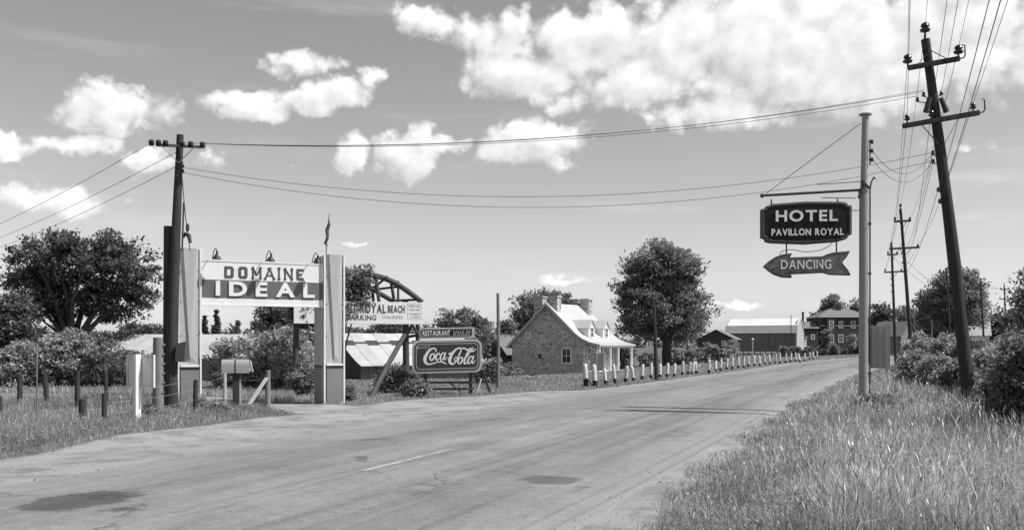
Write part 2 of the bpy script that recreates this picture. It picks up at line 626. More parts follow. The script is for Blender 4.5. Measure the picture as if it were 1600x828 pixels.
def foliage(rng, lobes, ncl, per, rcl, L, asp=.5, shell=.55, spike=.5, tvar=.25, flat=.55, droop=0.0):
    lobes = np.asarray(lobes, float)
    wts = (lobes[:, 3] * lobes[:, 4] * lobes[:, 5]) ** .75; wts /= wts.sum()
    k = rng.choice(len(lobes), ncl, p=wts)
    d = rvec(rng, ncl)
    r = shell + (1.05 - shell) * rng.random((ncl, 1)) ** .6
    cc = lobes[k, :3] + d * r * lobes[k, 3:6]
    out = d * np.array([1, 1, .8]) + np.array([0, 0, .35 - droop])
    ct = 1 + rng.normal(size=ncl) * tvar * .6
    rc = rcl * rng.uniform(.55, 1.35, (ncl, 1))
    idx = np.repeat(np.arange(ncl), per)
    off = rvec(rng, ncl * per) * rng.random((ncl * per, 1)) ** .45 * rc[idx] * np.array([1, 1, flat])
    # stretch each clump a little along its outward direction
    off += out[idx] * (rng.random((ncl * per, 1)) - .3) * rc[idx] * spike * .6
    C = cc[idx] + off
    ax = out[idx] * spike + rvec(rng, ncl * per) * 1.0
    tone = np.clip(ct[idx] * (1 + rng.normal(size=ncl * per) * tvar), .35, 2.2)
    V, T = leaf_quads(rng, C, ax, L, asp, tone)
    return V, T, cc


def tree(name, label, base, lobes, trunk_h, trunk_r, ncl, per, rcl, L, m=None, asp=.5, shell=.5, spike=.5, limbs=9, group=None, seed=1,
         lean=(0, 0), cat='tree', flat=.55, tvar=.25, droop=0.0):
    """lobes are relative to base: (x,y,z,rx,ry,rz)"""
    rng = np.random.default_rng(seed)
    t = thing(name, label, cat, base, 0, group)
    V, T, cc = foliage(rng, lobes, ncl, per, rcl, L, asp, shell, spike, tvar, flat, droop)
    me = np_mesh('crown', V, 4, m or M_LEAF, T)
    o = bpy.data.objects.new('crown', me); COL.objects.link(o); o.parent = t
    mb = MB()
    fork = Vector((lean[0], lean[1], trunk_h))
    wob = [Vector((rng.normal() * trunk_r * .25, rng.normal() * trunk_r * .25, 0)) for _ in range(4)]
    zb = -.15
    pts = [Vector((0, 0, zb)), Vector((0, 0, trunk_h * .06)), fork * .4 + wob[0], fork * .75 + wob[1], fork]
    mb.tube(pts, [trunk_r * 1.5, trunk_r * 1.1, trunk_r, trunk_r * .9, trunk_r * .8], 10)
    top = np.asarray(lobes)[:, 2].max()
    pick = rng.choice(len(cc), min(limbs, len(cc)), replace=False)
    for i in pick:
        e = Vector(cc[i])
        h0 = fork * rng.uniform(.8, 1.0)
        m1 = h0.lerp(e, .45) + Vector((rng.normal(), rng.normal(), rng.normal() + 1.2)) * .1 * (e - h0).length * .5
        mb.tube([h0, h0.lerp(m1, .5), m1, m1.lerp(e, .6), e], [trunk_r * .5, trunk_r * .4, trunk_r * .28, trunk_r * .16, trunk_r * .04], 6, False)
    mb.build('trunk', M_BARK, t, True)
    return t


def lobes_round(rng, w, z0, z1, n=7, fr=.55, dy=1.0):
    """main ellipsoid plus n bumps; w = half width"""
    h = (z1 - z0) / 2; zc = (z0 + z1) / 2
    L = [(0, 0, zc, w * .8, w * .8 * dy, h * .82)]
    for i in range(n):
        d = rng.normal(size=3); d /= np.linalg.norm(d)
        L.append((d[0] * w * .5, d[1] * w * .5 * dy, zc + d[2] * h * .5, w * fr * rng.uniform(.75, 1.1), w * fr * rng.uniform(.75, 1.1) * dy, h * fr * rng.uniform(.75, 1.1)))
    return L


def tree_px(name, label, px, d, ytop, ybot, hw, trunk_r=.2, ncl=200, per=60, rcl=.7, L=.25, zg=None, n=7, seed=1, trunk_top=None, **kw):
    """round tree: px = photo x of its axis, d = distance, crown from ybot up to ytop, hw = half width in px"""
    rng = np.random.default_rng(seed * 13 + 5)
    b = gnd(px, d)
    z0 = CH + (HY - ybot) / F * d - b.z; z1 = CH + (HY - ytop) / F * d - b.z
    w = hw / F * d
    lob = kw.pop('lobes', None) or lobes_round(rng, w, z0, z1, n)
    th = trunk_top if trunk_top is not None else max(z0 + (z1 - z0) * .3, .2)
    return tree(name, label, b, lob, th, trunk_r, ncl, per, rcl, L, seed=seed, **kw)


def conifer(name, label, px, d, ytop, ybot, hw, seed=1, n=60, per=50, L=.35, m=None, group=None):
    rng = np.random.default_rng(seed)
    b = gnd(px, d)
    z0 = CH + (HY - ybot) / F * d - b.z; z1 = CH + (HY - ytop) / F * d - b.z
    w = hw / F * d
    t = thing(name, label, 'tree', b, 0, group)
    u = rng.random(n * per) ** .7
    th = rng.random(n) * 2 * math.pi
    k = np.repeat(np.arange(n), per)
    zc = z0 + (z1 - z0) * np.sort(rng.random(n))
    rr = w * (1 - (zc - z0) / (z1 - z0) * .97)
    rad = rr[k] * u * rng.uniform(.8, 1.1, n * per)
    C = np.stack([np.cos(th[k]) * rad, np.sin(th[k]) * rad, zc[k] - rad * .25], 1) + rng.normal(size=(n * per, 3)) * .1 * (z1 - z0) / 6
    ax = np.stack([np.cos(th[k]), np.sin(th[k]), np.full(n * per, .1)], 1) + rvec(rng, n * per) * .7
    V, T = leaf_quads(rng, C, ax, L, .4, np.clip(1 + rng.normal(size=n * per) * .25, .4, 2))
    o = bpy.data.objects.new('crown', np_mesh('crown', V, 4, m or M_LEAFDK, T)); COL.objects.link(o); o.parent = t
    MB().tube([(0, 0, -.1), (0, 0, z1 * .5), (0, 0, z1 * .98)], [w * .09 + .05, w * .06 + .03, .02], 8).build('trunk', M_BARK, t, True)
    return t


# ================================================================== SETTING
def axis(segs):
    out = []
    for a, b, st in segs:
        out += list(np.arange(a, b, st))
    out.append(segs[-1][1])
    return np.array(out, float)


def build_ground():
    xs = axis([(-4000, -400, 400), (-400, -80, 20), (-80, -30, 3), (-30, 42, .4), (42, 120, 3), (120, 500, 20), (500, 4000, 400)])
    ys = axis([(-400, -40, 30), (-40, 4, 3), (4, 62, .4), (62, 130, 1.5), (130, 300, 8), (300, 700, 40), (700, 6000, 500)])
    X, Y = np.meshgrid(xs, ys)
    Z = gz(X, Y)
    s = sdist(X, Y)
    g = np.where(s < 0, sstep(ledge(Y) - .7, ledge(Y) + .5, s), sstep(4.5, 3.6, s - .25 * sstep(26, 10, Y)))
    g = np.where((Y > 140) | (Y < -50), 0, g)
    ln = sstep(2.2, 1.0, lane_d(X, Y))
    g = np.maximum(g, ln * .85)
    nx, ny = len(xs), len(ys)
    V = np.stack([X, Y, Z], -1).reshape(-1, 3)
    i = np.arange(nx * ny).reshape(ny, nx)
    idx = np.stack([i[:-1, :-1], i[:-1, 1:], i[1:, 1:], i[1:, :-1]], -1).reshape(-1)
    m = bpy.data.materials.new('ground'); m.use_nodes = True
    t = NT(m.node_tree); bs = m.node_tree.nodes['Principled BSDF']
    co = t.n('ShaderNodeTexCoord').outputs['Object']
    a = t.n('ShaderNodeAttribute', attribute_name='tone').outputs['Fac']
    n1 = t.noise(co, .8, 6, .6)
    f = t.ramp(t.m('ADD', a, t.m('MULTIPLY', t.m('SUBTRACT', n1, .5), .9)), .38, .62)
    fine = t.ramp(t.noise(co, 14, 6, .7), .25, .75, .7, 1.3, False)
    patch = t.ramp(t.noise(co, .35, 5, .6), .3, .7, .78, 1.2, False)
    soil = t.m('MULTIPLY', t.m('MULTIPLY', fine, patch), .115)
    grav = t.m('MULTIPLY', t.m('MULTIPLY', t.ramp(t.noise(co, 30, 5, .75), .25, .75, .8, 1.2, False), patch), .285)
    dirt = t.ramp(t.noise(co, 1.3, 6, .65), .45, .68, 1.0, .62)
    grav = t.m('MULTIPLY', grav, dirt)
    t.link(t.mix(f, soil, grav), bs.inputs['Base Color'])
    bs.inputs['Roughness'].default_value = .95
    bs.inputs['Specular IOR Level'].default_value = .15
    bn = t.n('ShaderNodeBump'); bn.inputs['Strength'].default_value = .6; bn.inputs['Distance'].default_value = .03
    t.link(t.noise(co, 22, 6, .7), bn.inputs['Height']); t.link(bn.outputs[0], bs.inputs['Normal'])
    me = np_mesh('ground', V, 4, m, g.reshape(-1), idx)
    me.shade_smooth()
    o = bpy.data.objects.new('ground', me); COL.objects.link(o)
    tag(o, kind='structure')


build_ground()


def world_at(y, s):
    sl = float(np.interp(y, _yy, _sl)); k = math.sqrt(1 + sl * sl)
    return (float(cxy(y)) + s / k, y - s * sl / k)


def build_road():
    ys = np.concatenate([np.arange(-45, 5, 2.5), np.arange(5, 60, .5), np.arange(60, 140, 1.0)])
    ts = np.array([-3.75, -3.6, -3.1, -2.4, -1.8, -1.2, -.6, 0, .6, 1.2, 1.8, 2.4, 3.1, 3.6, 3.75])
    V = []; uv = []
    L = np.concatenate([[0], np.cumsum(np.hypot(np.diff(ys), np.diff(cxy(ys))))])
    rng = np.random.default_rng(3)
    wl = np.interp(ys, ys, rng.normal(size=len(ys))) * .03; wr = rng.normal(size=len(ys)) * .03
    for j, y in enumerate(ys):
        for s in ts:
            e = s + (wl[j] if s < -3.5 else wr[j] if s > 3.5 else 0)
            x, yy = world_at(y, e)
            z = float(zroad(yy)) + .006 + .05 * (1 - (abs(s) / 3.75) ** 1.6) - (.03 if abs(s) > 3.7 else 0)
            V.append((x, yy, z)); uv.append((L[j], s))
    nx = len(ts); ny = len(ys)
    i = np.arange(nx * ny).reshape(ny, nx)
    idx = np.stack([i[:-1, :-1], i[:-1, 1:], i[1:, 1:], i[1:, :-1]], -1).reshape(-1)
    m = bpy.data.materials.new('asphalt'); m.use_nodes = True
    t = NT(m.node_tree); bs = m.node_tree.nodes['Principled BSDF']
    co = t.n('ShaderNodeTexCoord').outputs['Object']
    st = t.n('ShaderNodeAttribute', attribute_name='along').outputs['Vector']     # (metres along, metres across)
    sp = t.n('ShaderNodeSeparateXYZ'); t.link(st, sp.inputs[0])
    fine = t.ramp(t.noise(co, 26, 6, .8), .25, .75, .7, 1.3, False)
    grain = t.ramp(t.noise(co, 70, 3, .8), .3, .7, .65, 1.35, False)
    streak = t.ramp(t.noise(t.v('MULTIPLY', st, (.10, 1.6, 1)), 1.0, 6, .62), .3, .7, .84, 1.14, False)
    blot = t.ramp(t.noise(co, .55, 6, .62), .3, .7, .82, 1.16, False)
    # oil-darkened lane middles, pale gravelly edges
    ab = t.m('ABSOLUTE', sp.outputs[1])
    lanem = t.m('ABSOLUTE', t.m('SUBTRACT', ab, 1.75))
    worn = t.ramp(lanem, 0, 1.4, .88, 1.08)
    wob = t.m('MULTIPLY', t.m('SUBTRACT', t.noise(co, 1.1, 6, .65), .5), 1.3)
    edge = t.ramp(t.m('ADD', ab, wob), 2.7, 3.7)
    c = t.m('MULTIPLY', t.m('MULTIPLY', t.m('MULTIPLY', fine, streak), t.m('MULTIPLY', worn, blot)), .205)
    c = t.m('MULTIPLY', c, grain)
    c = t.m('MULTIPLY', c, t.ramp(t.noise(co, 7, 5, .7), .3, .7, .86, 1.14, False))
    c = t.m('MULTIPLY', c, t.ramp(t.noise(t.v('MULTIPLY', st, (.05, 5.5, 1)), 1.0, 4, .6), .3, .7, .9, 1.1, False))
    c = t.mix(t.m('MULTIPLY', edge, .7), c, t.m('MULTIPLY', fine, .25))
    # patches and stains on the asphalt
    wv = t.v('MULTIPLY', t.v('SUBTRACT', t.noise(co, 2.6, 7, .68, 1), (.5, .5, .5)), (.6, .8, 0))
    cw = t.v('ADD', co, wv)
    dark = None
    for (px, py, rx, ry, ang, dep) in ((125, 787, .55, .75, -.2, .55), (203, 802, .17, .22, 0, .35), (568, 722, .10, .42, .3, .45), (860, 752, .42, .4, .5, .42),
                                       (905, 764, .12, .1, 0, .3), (640, 775, .2, .22, .4, .2)):
        dd = CH * F / (py - HY); x = (px - HX) / F * dd
        ca, sa = math.cos(ang), math.sin(ang)
        p = t.v('SUBTRACT', cw, (x, dd, 0))
        q = t.n('ShaderNodeCombineXYZ')
        t.link(t.v('DOT_PRODUCT', p, (ca / rx, sa / rx, 0)), q.inputs[0]); t.link(t.v('DOT_PRODUCT', p, (-sa / ry, ca / ry, 0)), q.inputs[1])
        k = t.ramp(t.v('LENGTH', q.outputs[0]), .78, 1.08, dep, 0)
        dark = k if dark is None else t.m('MAXIMUM', dark, k)
    c = t.m('MULTIPLY', c, t.m('SUBTRACT', 1.0, dark))
    # fine cracks
    v = t.n('ShaderNodeTexVoronoi', feature='DISTANCE_TO_EDGE'); t.link(t.v('ADD', co, t.v('MULTIPLY', t.noise(co, 1.5, 4, .6, 1), (1.4, 1.4, 0))), v.inputs['Vector']); v.inputs['Scale'].default_value = .22
    crk = t.m('MULTIPLY', t.ramp(v.outputs[0], .0, .012, .45, 0), t.ramp(t.noise(co, .3, 2), .48, .6))
    c = t.m('MULTIPLY', c, t.m('SUBTRACT', 1.0, crk))
    t.link(c, bs.inputs['Base Color'])
    bs.inputs['Roughness'].default_value = .85; bs.inputs['Specular IOR Level'].default_value = .25
    bn = t.n('ShaderNodeBump'); bn.inputs['Strength'].default_value = .45; bn.inputs['Distance'].default_value = .012
    t.link(t.noise(co, 60, 4, .8), bn.inputs['Height']); t.link(bn.outputs[0], bs.inputs['Normal'])
    me = np_mesh('road', V, 4, m, None, idx)
    at = me.attributes.new('along', 'FLOAT_VECTOR', 'POINT')
    at.data.foreach_set('vector', np.array([(a, b, 0) for a, b in uv], np.float32).ravel())
    me.shade_smooth()
    o = bpy.data.objects.new('road', me); COL.objects.link(o); tag(o, kind='structure')
    # worn centre dashes
    mp = bpy.data.materials.new('worn_road_paint'); mp.use_nodes = True
    t = NT(mp.node_tree); bs = mp.node_tree.nodes['Principled BSDF']
    co = t.n('ShaderNodeTexCoord').outputs['Object']
    wear = t.ramp(t.noise(co, 9, 6, .7), .40, .62)
    t.link(t.mix(wear, .20, .38), bs.inputs['Base Color']); bs.inputs['Roughness'].default_value = .8
    for y0, y1, w in ((12.6, 15.3, .055), (20.4, 22.0, .05), (29.5, 31.6, .05), (38.2, 40.6, .05), (49, 51.6, .05)):
        n = 6; vs = []; fs = []
        for k in range(n + 1):
            y = y0 + (y1 - y0) * k / n
            for s in (-w, w):
                x, yy = world_at(y, s)
                vs.append((x, yy, float(zroad(yy)) + .006 + .05 + .004))
        fs = [(2 * k, 2 * k + 1, 2 * k + 3, 2 * k + 2) for k in range(n)]
        MB().add(vs, fs).build('lane_marking', mp, o)


build_road()

# ================================================================== BUILDINGS
def roof_panels(parent, a0, a1, b0, b1, n, m, thick=.03, gap=.02, nseg=1, curve=0.0, name='roof_panel'):
    """metal sheets between ridge line a0-a1 and eave line b0-b1 (local coords), one object each"""
    a0, a1, b0, b1 = map(Vector, (a0, a1, b0, b1))
    for k in range(n):
        u0 = k / n + gap / n * .5; u1 = (k + 1) / n - gap / n * .5
        lift = (k % 2) * .012
        vs = []
        for j in range(nseg + 1):
            t = j / nseg
            sag = Vector((0, 0, -curve * 4 * t * (1 - t)))
            for u in (u0, u1):
                p = a0.lerp(a1, u).lerp(b0.lerp(b1, u), t) + sag + Vector((0, 0, lift))
                vs += [p, p - Vector((0, 0, thick))]
        fs = []
        for j in range(nseg):
            o = j * 4
            fs += [(o, o + 2, o + 6, o + 4), (o + 1, o + 5, o + 7, o + 3), (o, o + 4, o + 5, o + 1), (o + 2, o + 3, o + 7, o + 6)]
        fs += [(0, 1, 3, 2), (nseg * 4, nseg * 4 + 2, nseg * 4 + 3, nseg * 4 + 1)]
        MB().add(vs, fs).build(name, M_TINS[(k * 7 + k // 3) % 3] if m is M_TIN and n > 1 else m, parent)


def window(parent, c, w, h, rot, frame=.08, depth=.06, bars=(1, 1), mf=None):
    """window proud of a wall: frame with pane and glazing bars; rot maps local (X right, -Y out, Z up)"""
    c = Vector(c)
    mf = mf or M_WHITE
    f = MB()
    for (x, z, sx, sz) in ((-w / 2 + frame / 2, 0, frame, h), (w / 2 - frame / 2, 0, frame, h), (0, h / 2 - frame / 2, w - 2 * frame, frame), (0, -h / 2 + frame / 2, w - 2 * frame, frame)):
        f.box(c + rot @ Vector((x, -depth / 2, z)), (sx, depth, sz), rot)
    for i in range(bars[0]):
        f.box(c + rot @ Vector((-w / 2 + w * (i + 1) / (bars[0] + 1), -depth * .4, 0)), (.035, depth * .5, h - 2 * frame), rot)
    for i in range(bars[1]):
        f.box(c + rot @ Vector((0, -depth * .42, -h / 2 + h * (i + 1) / (bars[1] + 1))), (w - 2 * frame, depth * .5, .045), rot)
    o = f.build('window', mf, parent)
    MB().box(c + rot @ Vector((0, -.012, 0)), (w - 2 * frame, .02, h - 2 * frame), rot).build('pane', M_PANE, o)
    return o


I3 = Matrix.Identity(3)


def rotz(a):
    return Matrix.Rotation(a, 3, 'Z')


# ---- stone farmhouse: local +X across the gable, +Y along the ridge
def stone_house():
    bx, by = 0.0, 88.0
    t = thing('stone_house', 'stone farmhouse with bright metal roof, twin dormers and white porch columns', 'house', (bx, by, -1.2), -R(30))
    w, L, zw, zr = 7.2, 7.6, 3.1, 6.65
    # walls (gable outline follows the bell-cast roof)
    prof = [(0, -.5), (w, -.5), (w, 3.35), (6.6, 3.75), (3.6, zr - .08), (0, 3.1)]
    MB().prism(prof, 0, L).build('wall', M_STONE, t)
    # roof, left slope and bell-cast right slope
    def slope(pts, name, th=.12):
        mb = MB()
        n = len(pts)
        up = [(x, z) for x, z in pts]; dn = [(x, z - th) for x, z in pts]
        out = up + dn[::-1]
        vs = [(x, -.22, z) for x, z in out] + [(x, L + .22, z) for x, z in out]
        N = len(out)
        fs = []
        for i in range(n - 1):
            fs.append((i, i + 1, 2 * n - 2 - i, 2 * n - 1 - i)); fs.append((N + i, N + 2 * n - 1 - i, N + 2 * n - 2 - i, N + i + 1))
        fs += [(i, N + i, N + (i + 1) % N, (i + 1) % N) for i in range(N)]
        return mb.add(vs, fs).build(name, M_TINB, t)
    slope([(3.6, zr + .1), (1.6, zr - 1.95 + .1), (-.45, 2.85)], 'roof_slope')
    r = slope([(3.6, zr + .1), (5.2, zr - 1.42), (6.5, 4.02), (7.2, 3.55), (7.9, 3.24), (8.95, 3.0)], 'roof_slope')
    # pale verge boards on the gable
    MB().beam((-.4, -.24, 2.78), (3.6, -.24, zr - .02), .05, .22).build('verge_board', M_PILLAR, t)
    MB().beam((3.6, -.245, zr - .02), (6.5, -.245, 3.92), .05, .22).build('verge_board', M_PILLAR, t)
    MB().beam((-.5, -.2, 2.74), (-.5, L + .2, 2.74), .12).build('gutter', M_PILLAR, t)
    # chimneys
    for (x, y0) in ((2.55, .35), (4.05, .35), (3.0, L - 1.0), (4.2, L - 1.0)):
        c = MB().bx(x - .42, x + .42, y0, y0 + .8, 4.8, 7.25).build('chimney', M_STONE, t)
        MB().bx(x - .5, x + .5, y0 - .08, y0 + .88, 7.25, 7.38).build('chimney_cap', M_CONCRETE, c)
    # dormers
    for y in (1.9, 5.0):
        d = MB()
        xf = 7.15
        d.prism([(-.62, 3.55), (.62, 3.55), (.62, 4.55), (0, 5.15), (-.62, 4.55)], 0, 2.3)
        d.v = [(xf - p[1], y + p[0], p[2]) for p in d.v]
        do = d.build('dormer', M_WHITE, t)
        rf = MB()
        for sgn in (-1, 1):
            rf.add([(xf + .15, y, 5.24), (xf + .15, y + sgn * .78, 4.48), (xf - 2.5, y + sgn * .78, 4.48), (xf - 2.5, y, 5.24),
                    (xf + .15, y, 5.17), (xf + .15, y + sgn * .78, 4.41), (xf - 2.5, y + sgn * .78, 4.41), (xf - 2.5, y, 5.17)],
                   [(0, 1, 2, 3), (4, 7, 6, 5), (0, 4, 5, 1), (1, 5, 6, 2), (2, 6, 7, 3), (0, 3, 7, 4)])
        rf.build('dormer_roof', M_TINB, do)
        window(t, (xf + .01, y, 4.1), .7, .95, rotz(R(90)))
    # gable windows
    window(t, (1.73, -.01, 3.85), .5, .58, I3, .1)
    window(t, (5.45, -.01, 3.9), .46, .52, I3, .09)
    window(t, (5.6, -.01, 2.02), .98, 1.42, I3, .1)
    # front wall openings
    RZ = rotz(R(90))
    window(t, (w + .01, 1.25, 2.15), .85, 1.3, RZ, .1)
    window(t, (w + .01, 6.0, 2.15), .85, 1.3, RZ, .1)
    dr = MB().box((w + .03, 3.45, 1.75), (.06, 1.0, 2.1)).build('door', M_GREYPAINT, t)
    f = MB()
    for yy in (2.88, 4.02):
        f.box((w + .05, yy, 1.78), (.1, .13, 2.2))
    f.box((w + .05, 3.45, 2.9), (.1, 1.27, .14)); f.box((w + .05, 3.45, 2.35), (.1, 1.0, .07))
    f.build('door_frame', M_WHITE, dr)
    MB().box((w + .09, 3.1, 1.7), (.06, .06, .1)).build('handle', M_IRON, dr)
    # porch
    MB().bx(w, 9.0, -.1, L + .1, .5, .66).build('porch_floor', M_WHITE, t)
    MB().bx(w + .1, 8.85, .05, L - .05, -.4, .5).build('porch_base', M_BOARDDK, t)
    for y in (.15, 2.5, 4.25, 7.3):
        MB().bx(8.62, 8.78, y - .08, y + .08, .66, 2.92).build('column', M_WHITE, t)
    MB().bx(8.6, 8.8, -.1, L + .1, 2.72, 2.93).build('porch_beam', M_WHITE, t)
    MB().box((2.9, -.02, 1.95), (.3, .05, .42)).build('wall_plate', M_IRON, t)
    # shutter-like board leaning at the near corner of the porch
    return t


stone_house()
b = gnd(933, 80)
t = thing('notice_board', 'pale grey panel standing on end beside the stone house porch', 'board', b, -R(28))
MB().bx(-.62, .62, -.03, .03, .25, 1.75).build('panel', M_PILLAR, t)
MB().bx(-.03, .05, -.08, -.031, -.1, 1.9).build('post', M_WHITE, t)


# ---- shed behind the farmhouse
def simple_shed(name, label, loc, rz, w, L, zw, zr, mw, mr, over=.3, panels=0, group=None, bz=-1.0):
    """gable along local +X (width), ridge along +Y"""
    t = thing(name, label, 'shed', loc, rz, group)
    MB().prism([(0, bz), (w, bz), (w, zw), (w / 2, zr), (0, zw)], 0, L).build('wall', mw, t)
    k = (zr - zw) / (w / 2)
    for sg in (-1, 1):
        ax, bx_ = w / 2, (w + over if sg > 0 else -over)
        zb = zw - k * over
        a0, a1 = (ax, -over, zr + .06), (ax, L + over, zr + .06)
        b0, b1 = (bx_, -over, zb + .06), (bx_, L + over, zb + .06)
        if panels:
            roof_panels(t, a0, a1, b0, b1, panels, mr)
        else:
            roof_panels(t, a0, a1, b0, b1, 1, mr, .08, name='roof')
    return t


s = simple_shed('grey_shed', 'low shed with grey roof tucked behind the stone house', (-2.9, 97, -1.3), -R(62), 5.2, 6.0, 2.3, 4.0, M_BOARDDK, M_SHINGLE)
window(s, (5.21, 2.0, 1.1), .9, 1.0, rotz(R(90)), .12, bars=(0, 0))

# ---- sheds behind the gateway
def tin_shed():
    rr = Vector((.85, .53, 0)); ff = Vector((.53, -.85, 0))
    rp = Vector((-9.25, 50.6, 0))
    ang = math.atan2(rr.y, rr.x) - R(90)             # local +Y = ridge direction, local +X = towards the eave
    t = thing('tin_roof_shed', 'board shed with flared pale metal roof beside the gateway pillar', 'shed', rp, ang)
    L, w = 7.2, 3.15
    prof = [(-3, -1.2), (w - .35, -1.2), (w - .35, .75), (1.7, 1.20), (.8, 1.85), (0, 2.28), (-3, .8)]
    # front wall of single planks
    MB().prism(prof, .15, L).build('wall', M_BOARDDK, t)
    for k in range(16):
        y = .18 + k * (L - .3) / 16
        MB().bx(w - .349, w - .33 + (k % 3) * .006, y, y + (L - .3) / 16 - .02, -1.2, .72).build('plank', M_BOARD, t)
    roof_panels(t, (0, 0, 2.36), (0, L + .3, 2.36), (w + .1, 0, .70), (w + .1, L + .3, .70), 11, M_TIN, nseg=6, curve=.17)
    roof_panels(t, (0, 0, 2.36), (0, L + .3, 2.36), (-3.2, 0, .75), (-3.2, L + .3, .75), 1, M_TIN, nseg=4, curve=.12, name='rear_roof')


tin_shed()


def long_shed():
    # long low roof seen over the bushes left of and through the gateway
    t = thing('long_low_shed', 'long low shed with pale sheet-metal roof behind the leafy bushes', 'shed', (-26.2, 60.5, -.6), -R(4))
    L = 12.0
    MB().bx(.2, L - .2, .2, 5.4, -.8, 1.55).build('wall', M_BOARD, t)
    roof_panels(t, (.9, 2.8, 3.05), (L, 2.8, 3.05), (-.1, -.25, 1.55), (L, -.25, 1.55), 14, M_TIN, nseg=1)
    roof_panels(t, (.9, 2.8, 3.05), (L, 2.8, 3.05), (-.1, 5.8, 1.55), (L, 5.8, 1.55), 1, M_TIN, name='rear_roof')


long_shed()


# ---- big barn in the field
def barn():
    ex = Vector((.9, -.44, 0)).normalized()
    d = 180.0
    corner = Vector(((1245 - HX) / F * d, d, 0.9))
    t = thing('barn', 'big dark board barn with bright metal roof in the far field', 'barn', corner, math.atan2(ex.y, ex.x))
    L, D = 13.4, 8.0                                   # local x from -L to 0, depth +y
    prof = [(0, 0), (0, 3.35), (.35, 4.6), (1.9, 5.75), (4, 6.0), (6.1, 5.75), (7.65, 4.6), (8, 3.35), (8, 0)]
    # gable walls
    for x0, x1 in ((-L, -L + .2), (-.2, 0)):
        w = MB()
        n = len(prof)
        vs = [(x0, y, z) for y, z in prof] + [(x1, y, z) for y, z in prof]
        w.add(vs, [tuple(range(n)), tuple(range(2 * n - 1, n - 1, -1))] + [(i, (i + 1) % n, n + (i + 1) % n, n + i) for i in range(n)])
        w.build('gable_wall', M_PILLAR, t)  # sunlit brightness of the gable put into a paler colour than the long walls
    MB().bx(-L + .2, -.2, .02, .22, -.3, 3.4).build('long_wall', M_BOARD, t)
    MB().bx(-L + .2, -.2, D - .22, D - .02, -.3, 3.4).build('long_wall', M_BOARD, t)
    def strip(p, q, m, n, over=.25):
        roof_panels(t, (-L - over, p[0], p[1]), (over, p[0], p[1]), (-L - over, q[0], q[1]), (over, q[0], q[1]), n, m, .06)
    strip((.35, 4.62), (-.25, 3.2), M_TIN, 1)
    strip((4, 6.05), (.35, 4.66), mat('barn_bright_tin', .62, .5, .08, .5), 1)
    strip((4, 6.05), (8.2, 3.2), M_TINB, 1)
    for k in range(4):
        x = -L + 2 + k * 3.1
        MB().bx(x, x + .07, -.03, .019, 0, 3.2).build('batten', M_BOARDDK, t)
    MB().tube([(-1.0, -.3, -.3), (-1.0, -.3, 6.6)], .07, 6).build('lightning_mast', M_BOARDDK, t)


barn()


def brick_house():
    d = 200.0
    x0 = (1281 - HX) / F * d
    t = thing('brick_house', 'dark two-storey brick house with hipped roof beyond the barn', 'house', (x0, d, 1.2), R(2))
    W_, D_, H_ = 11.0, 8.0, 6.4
    MB().bx(0, W_, 0, D_, -.4, H_).build('wall', M_BRICK, t)
    o = .5
    rf = MB().add([(-o, -o, H_), (W_ + o, -o, H_), (W_ + o, D_ + o, H_), (-o, D_ + o, H_), (3.4, D_ / 2, H_ + 1.9), (W_ - 3.4, D_ / 2, H_ + 1.9)],
                  [(0, 1, 5, 4), (1, 2, 5), (2, 3, 4, 5), (3, 0, 4), (3, 2, 1, 0)]).build('roof', M_SHINGLE, t)
    ch = MB().bx(5.0, 5.7, 3.2, 3.9, H_ + 1.0, H_ + 3.0).build('chimney', M_BRICK, rf)
    MB().bx(-.05, W_ + .05, -.1, -.01, H_ - 1.85, H_ - 1.65).build('string_course', M_PILLAR, t)
    # projecting bay
    MB().bx(1.2, 3.0, -.8, -.001, -.4, H_ - .3).build('bay', M_BRICK, t)
    for x in (2.1, 4.4):
        yy = -.81 if x < 3 else -.01
        window(t, (x, yy, 4.9), .95, 1.5, I3, .12)
        window(t, (x, yy, 2.0), 1.1, 1.7, I3, .12)
    for x in (7.0, 9.4):
        window(t, (x, -.01, 4.9), .95, 1.5, I3, .12)
        window(t, (x, -.01, 2.0), 1.1, 1.7, I3, .12)
    # lower wing
    w = thing('brick_wing', 'low brick wing with a white door between barn and brick house', 'house', (x0 - 4.6, d - .5, 1.2), R(2))
    MB().bx(0, 4.2, 0, 6.5, -.4, 4.1).build('wall', M_BRICK, w)
    MB().add([(-.3, -.3, 4.1), (4.4, -.3, 4.1), (4.4, 6.8, 4.1), (-.3, 6.8, 4.1), (.3, 3.2, 5.6), (4.4, 3.2, 5.6)],
             [(0, 1, 5, 4), (1, 2, 5), (2, 3, 4, 5), (3, 0, 4), (3, 2, 1, 0)]).build('roof', M_SHINGLE, w)
    window(w, (3.0, -.01, 2.3), .8, 1.1, I3, .12)
    dr = MB().bx(.9, 1.7, -.06, -.01, .2, 2.1).build('door', M_WHITE, w)
    MB().bx(.75, 1.85, -.5, -.01, 2.2, 2.32).build('door_hood', M_WHITE, w)
    s = thing('stove_chimney', 'tall thin black smokestack rising at the barn gable', 'chimney', (x0 - 3.9, d - 1.2, 1.0))
    MB().tube([(0, 0, 0), (0, 0, 7.6)], .22, 10).build('pipe', M_IRON, s)
    MB().lathe([(.22, 0), (.3, .05), (.3, .2), (.22, .25)], 10, (0, 0, 7.45)).build('cap', M_IRON, s)


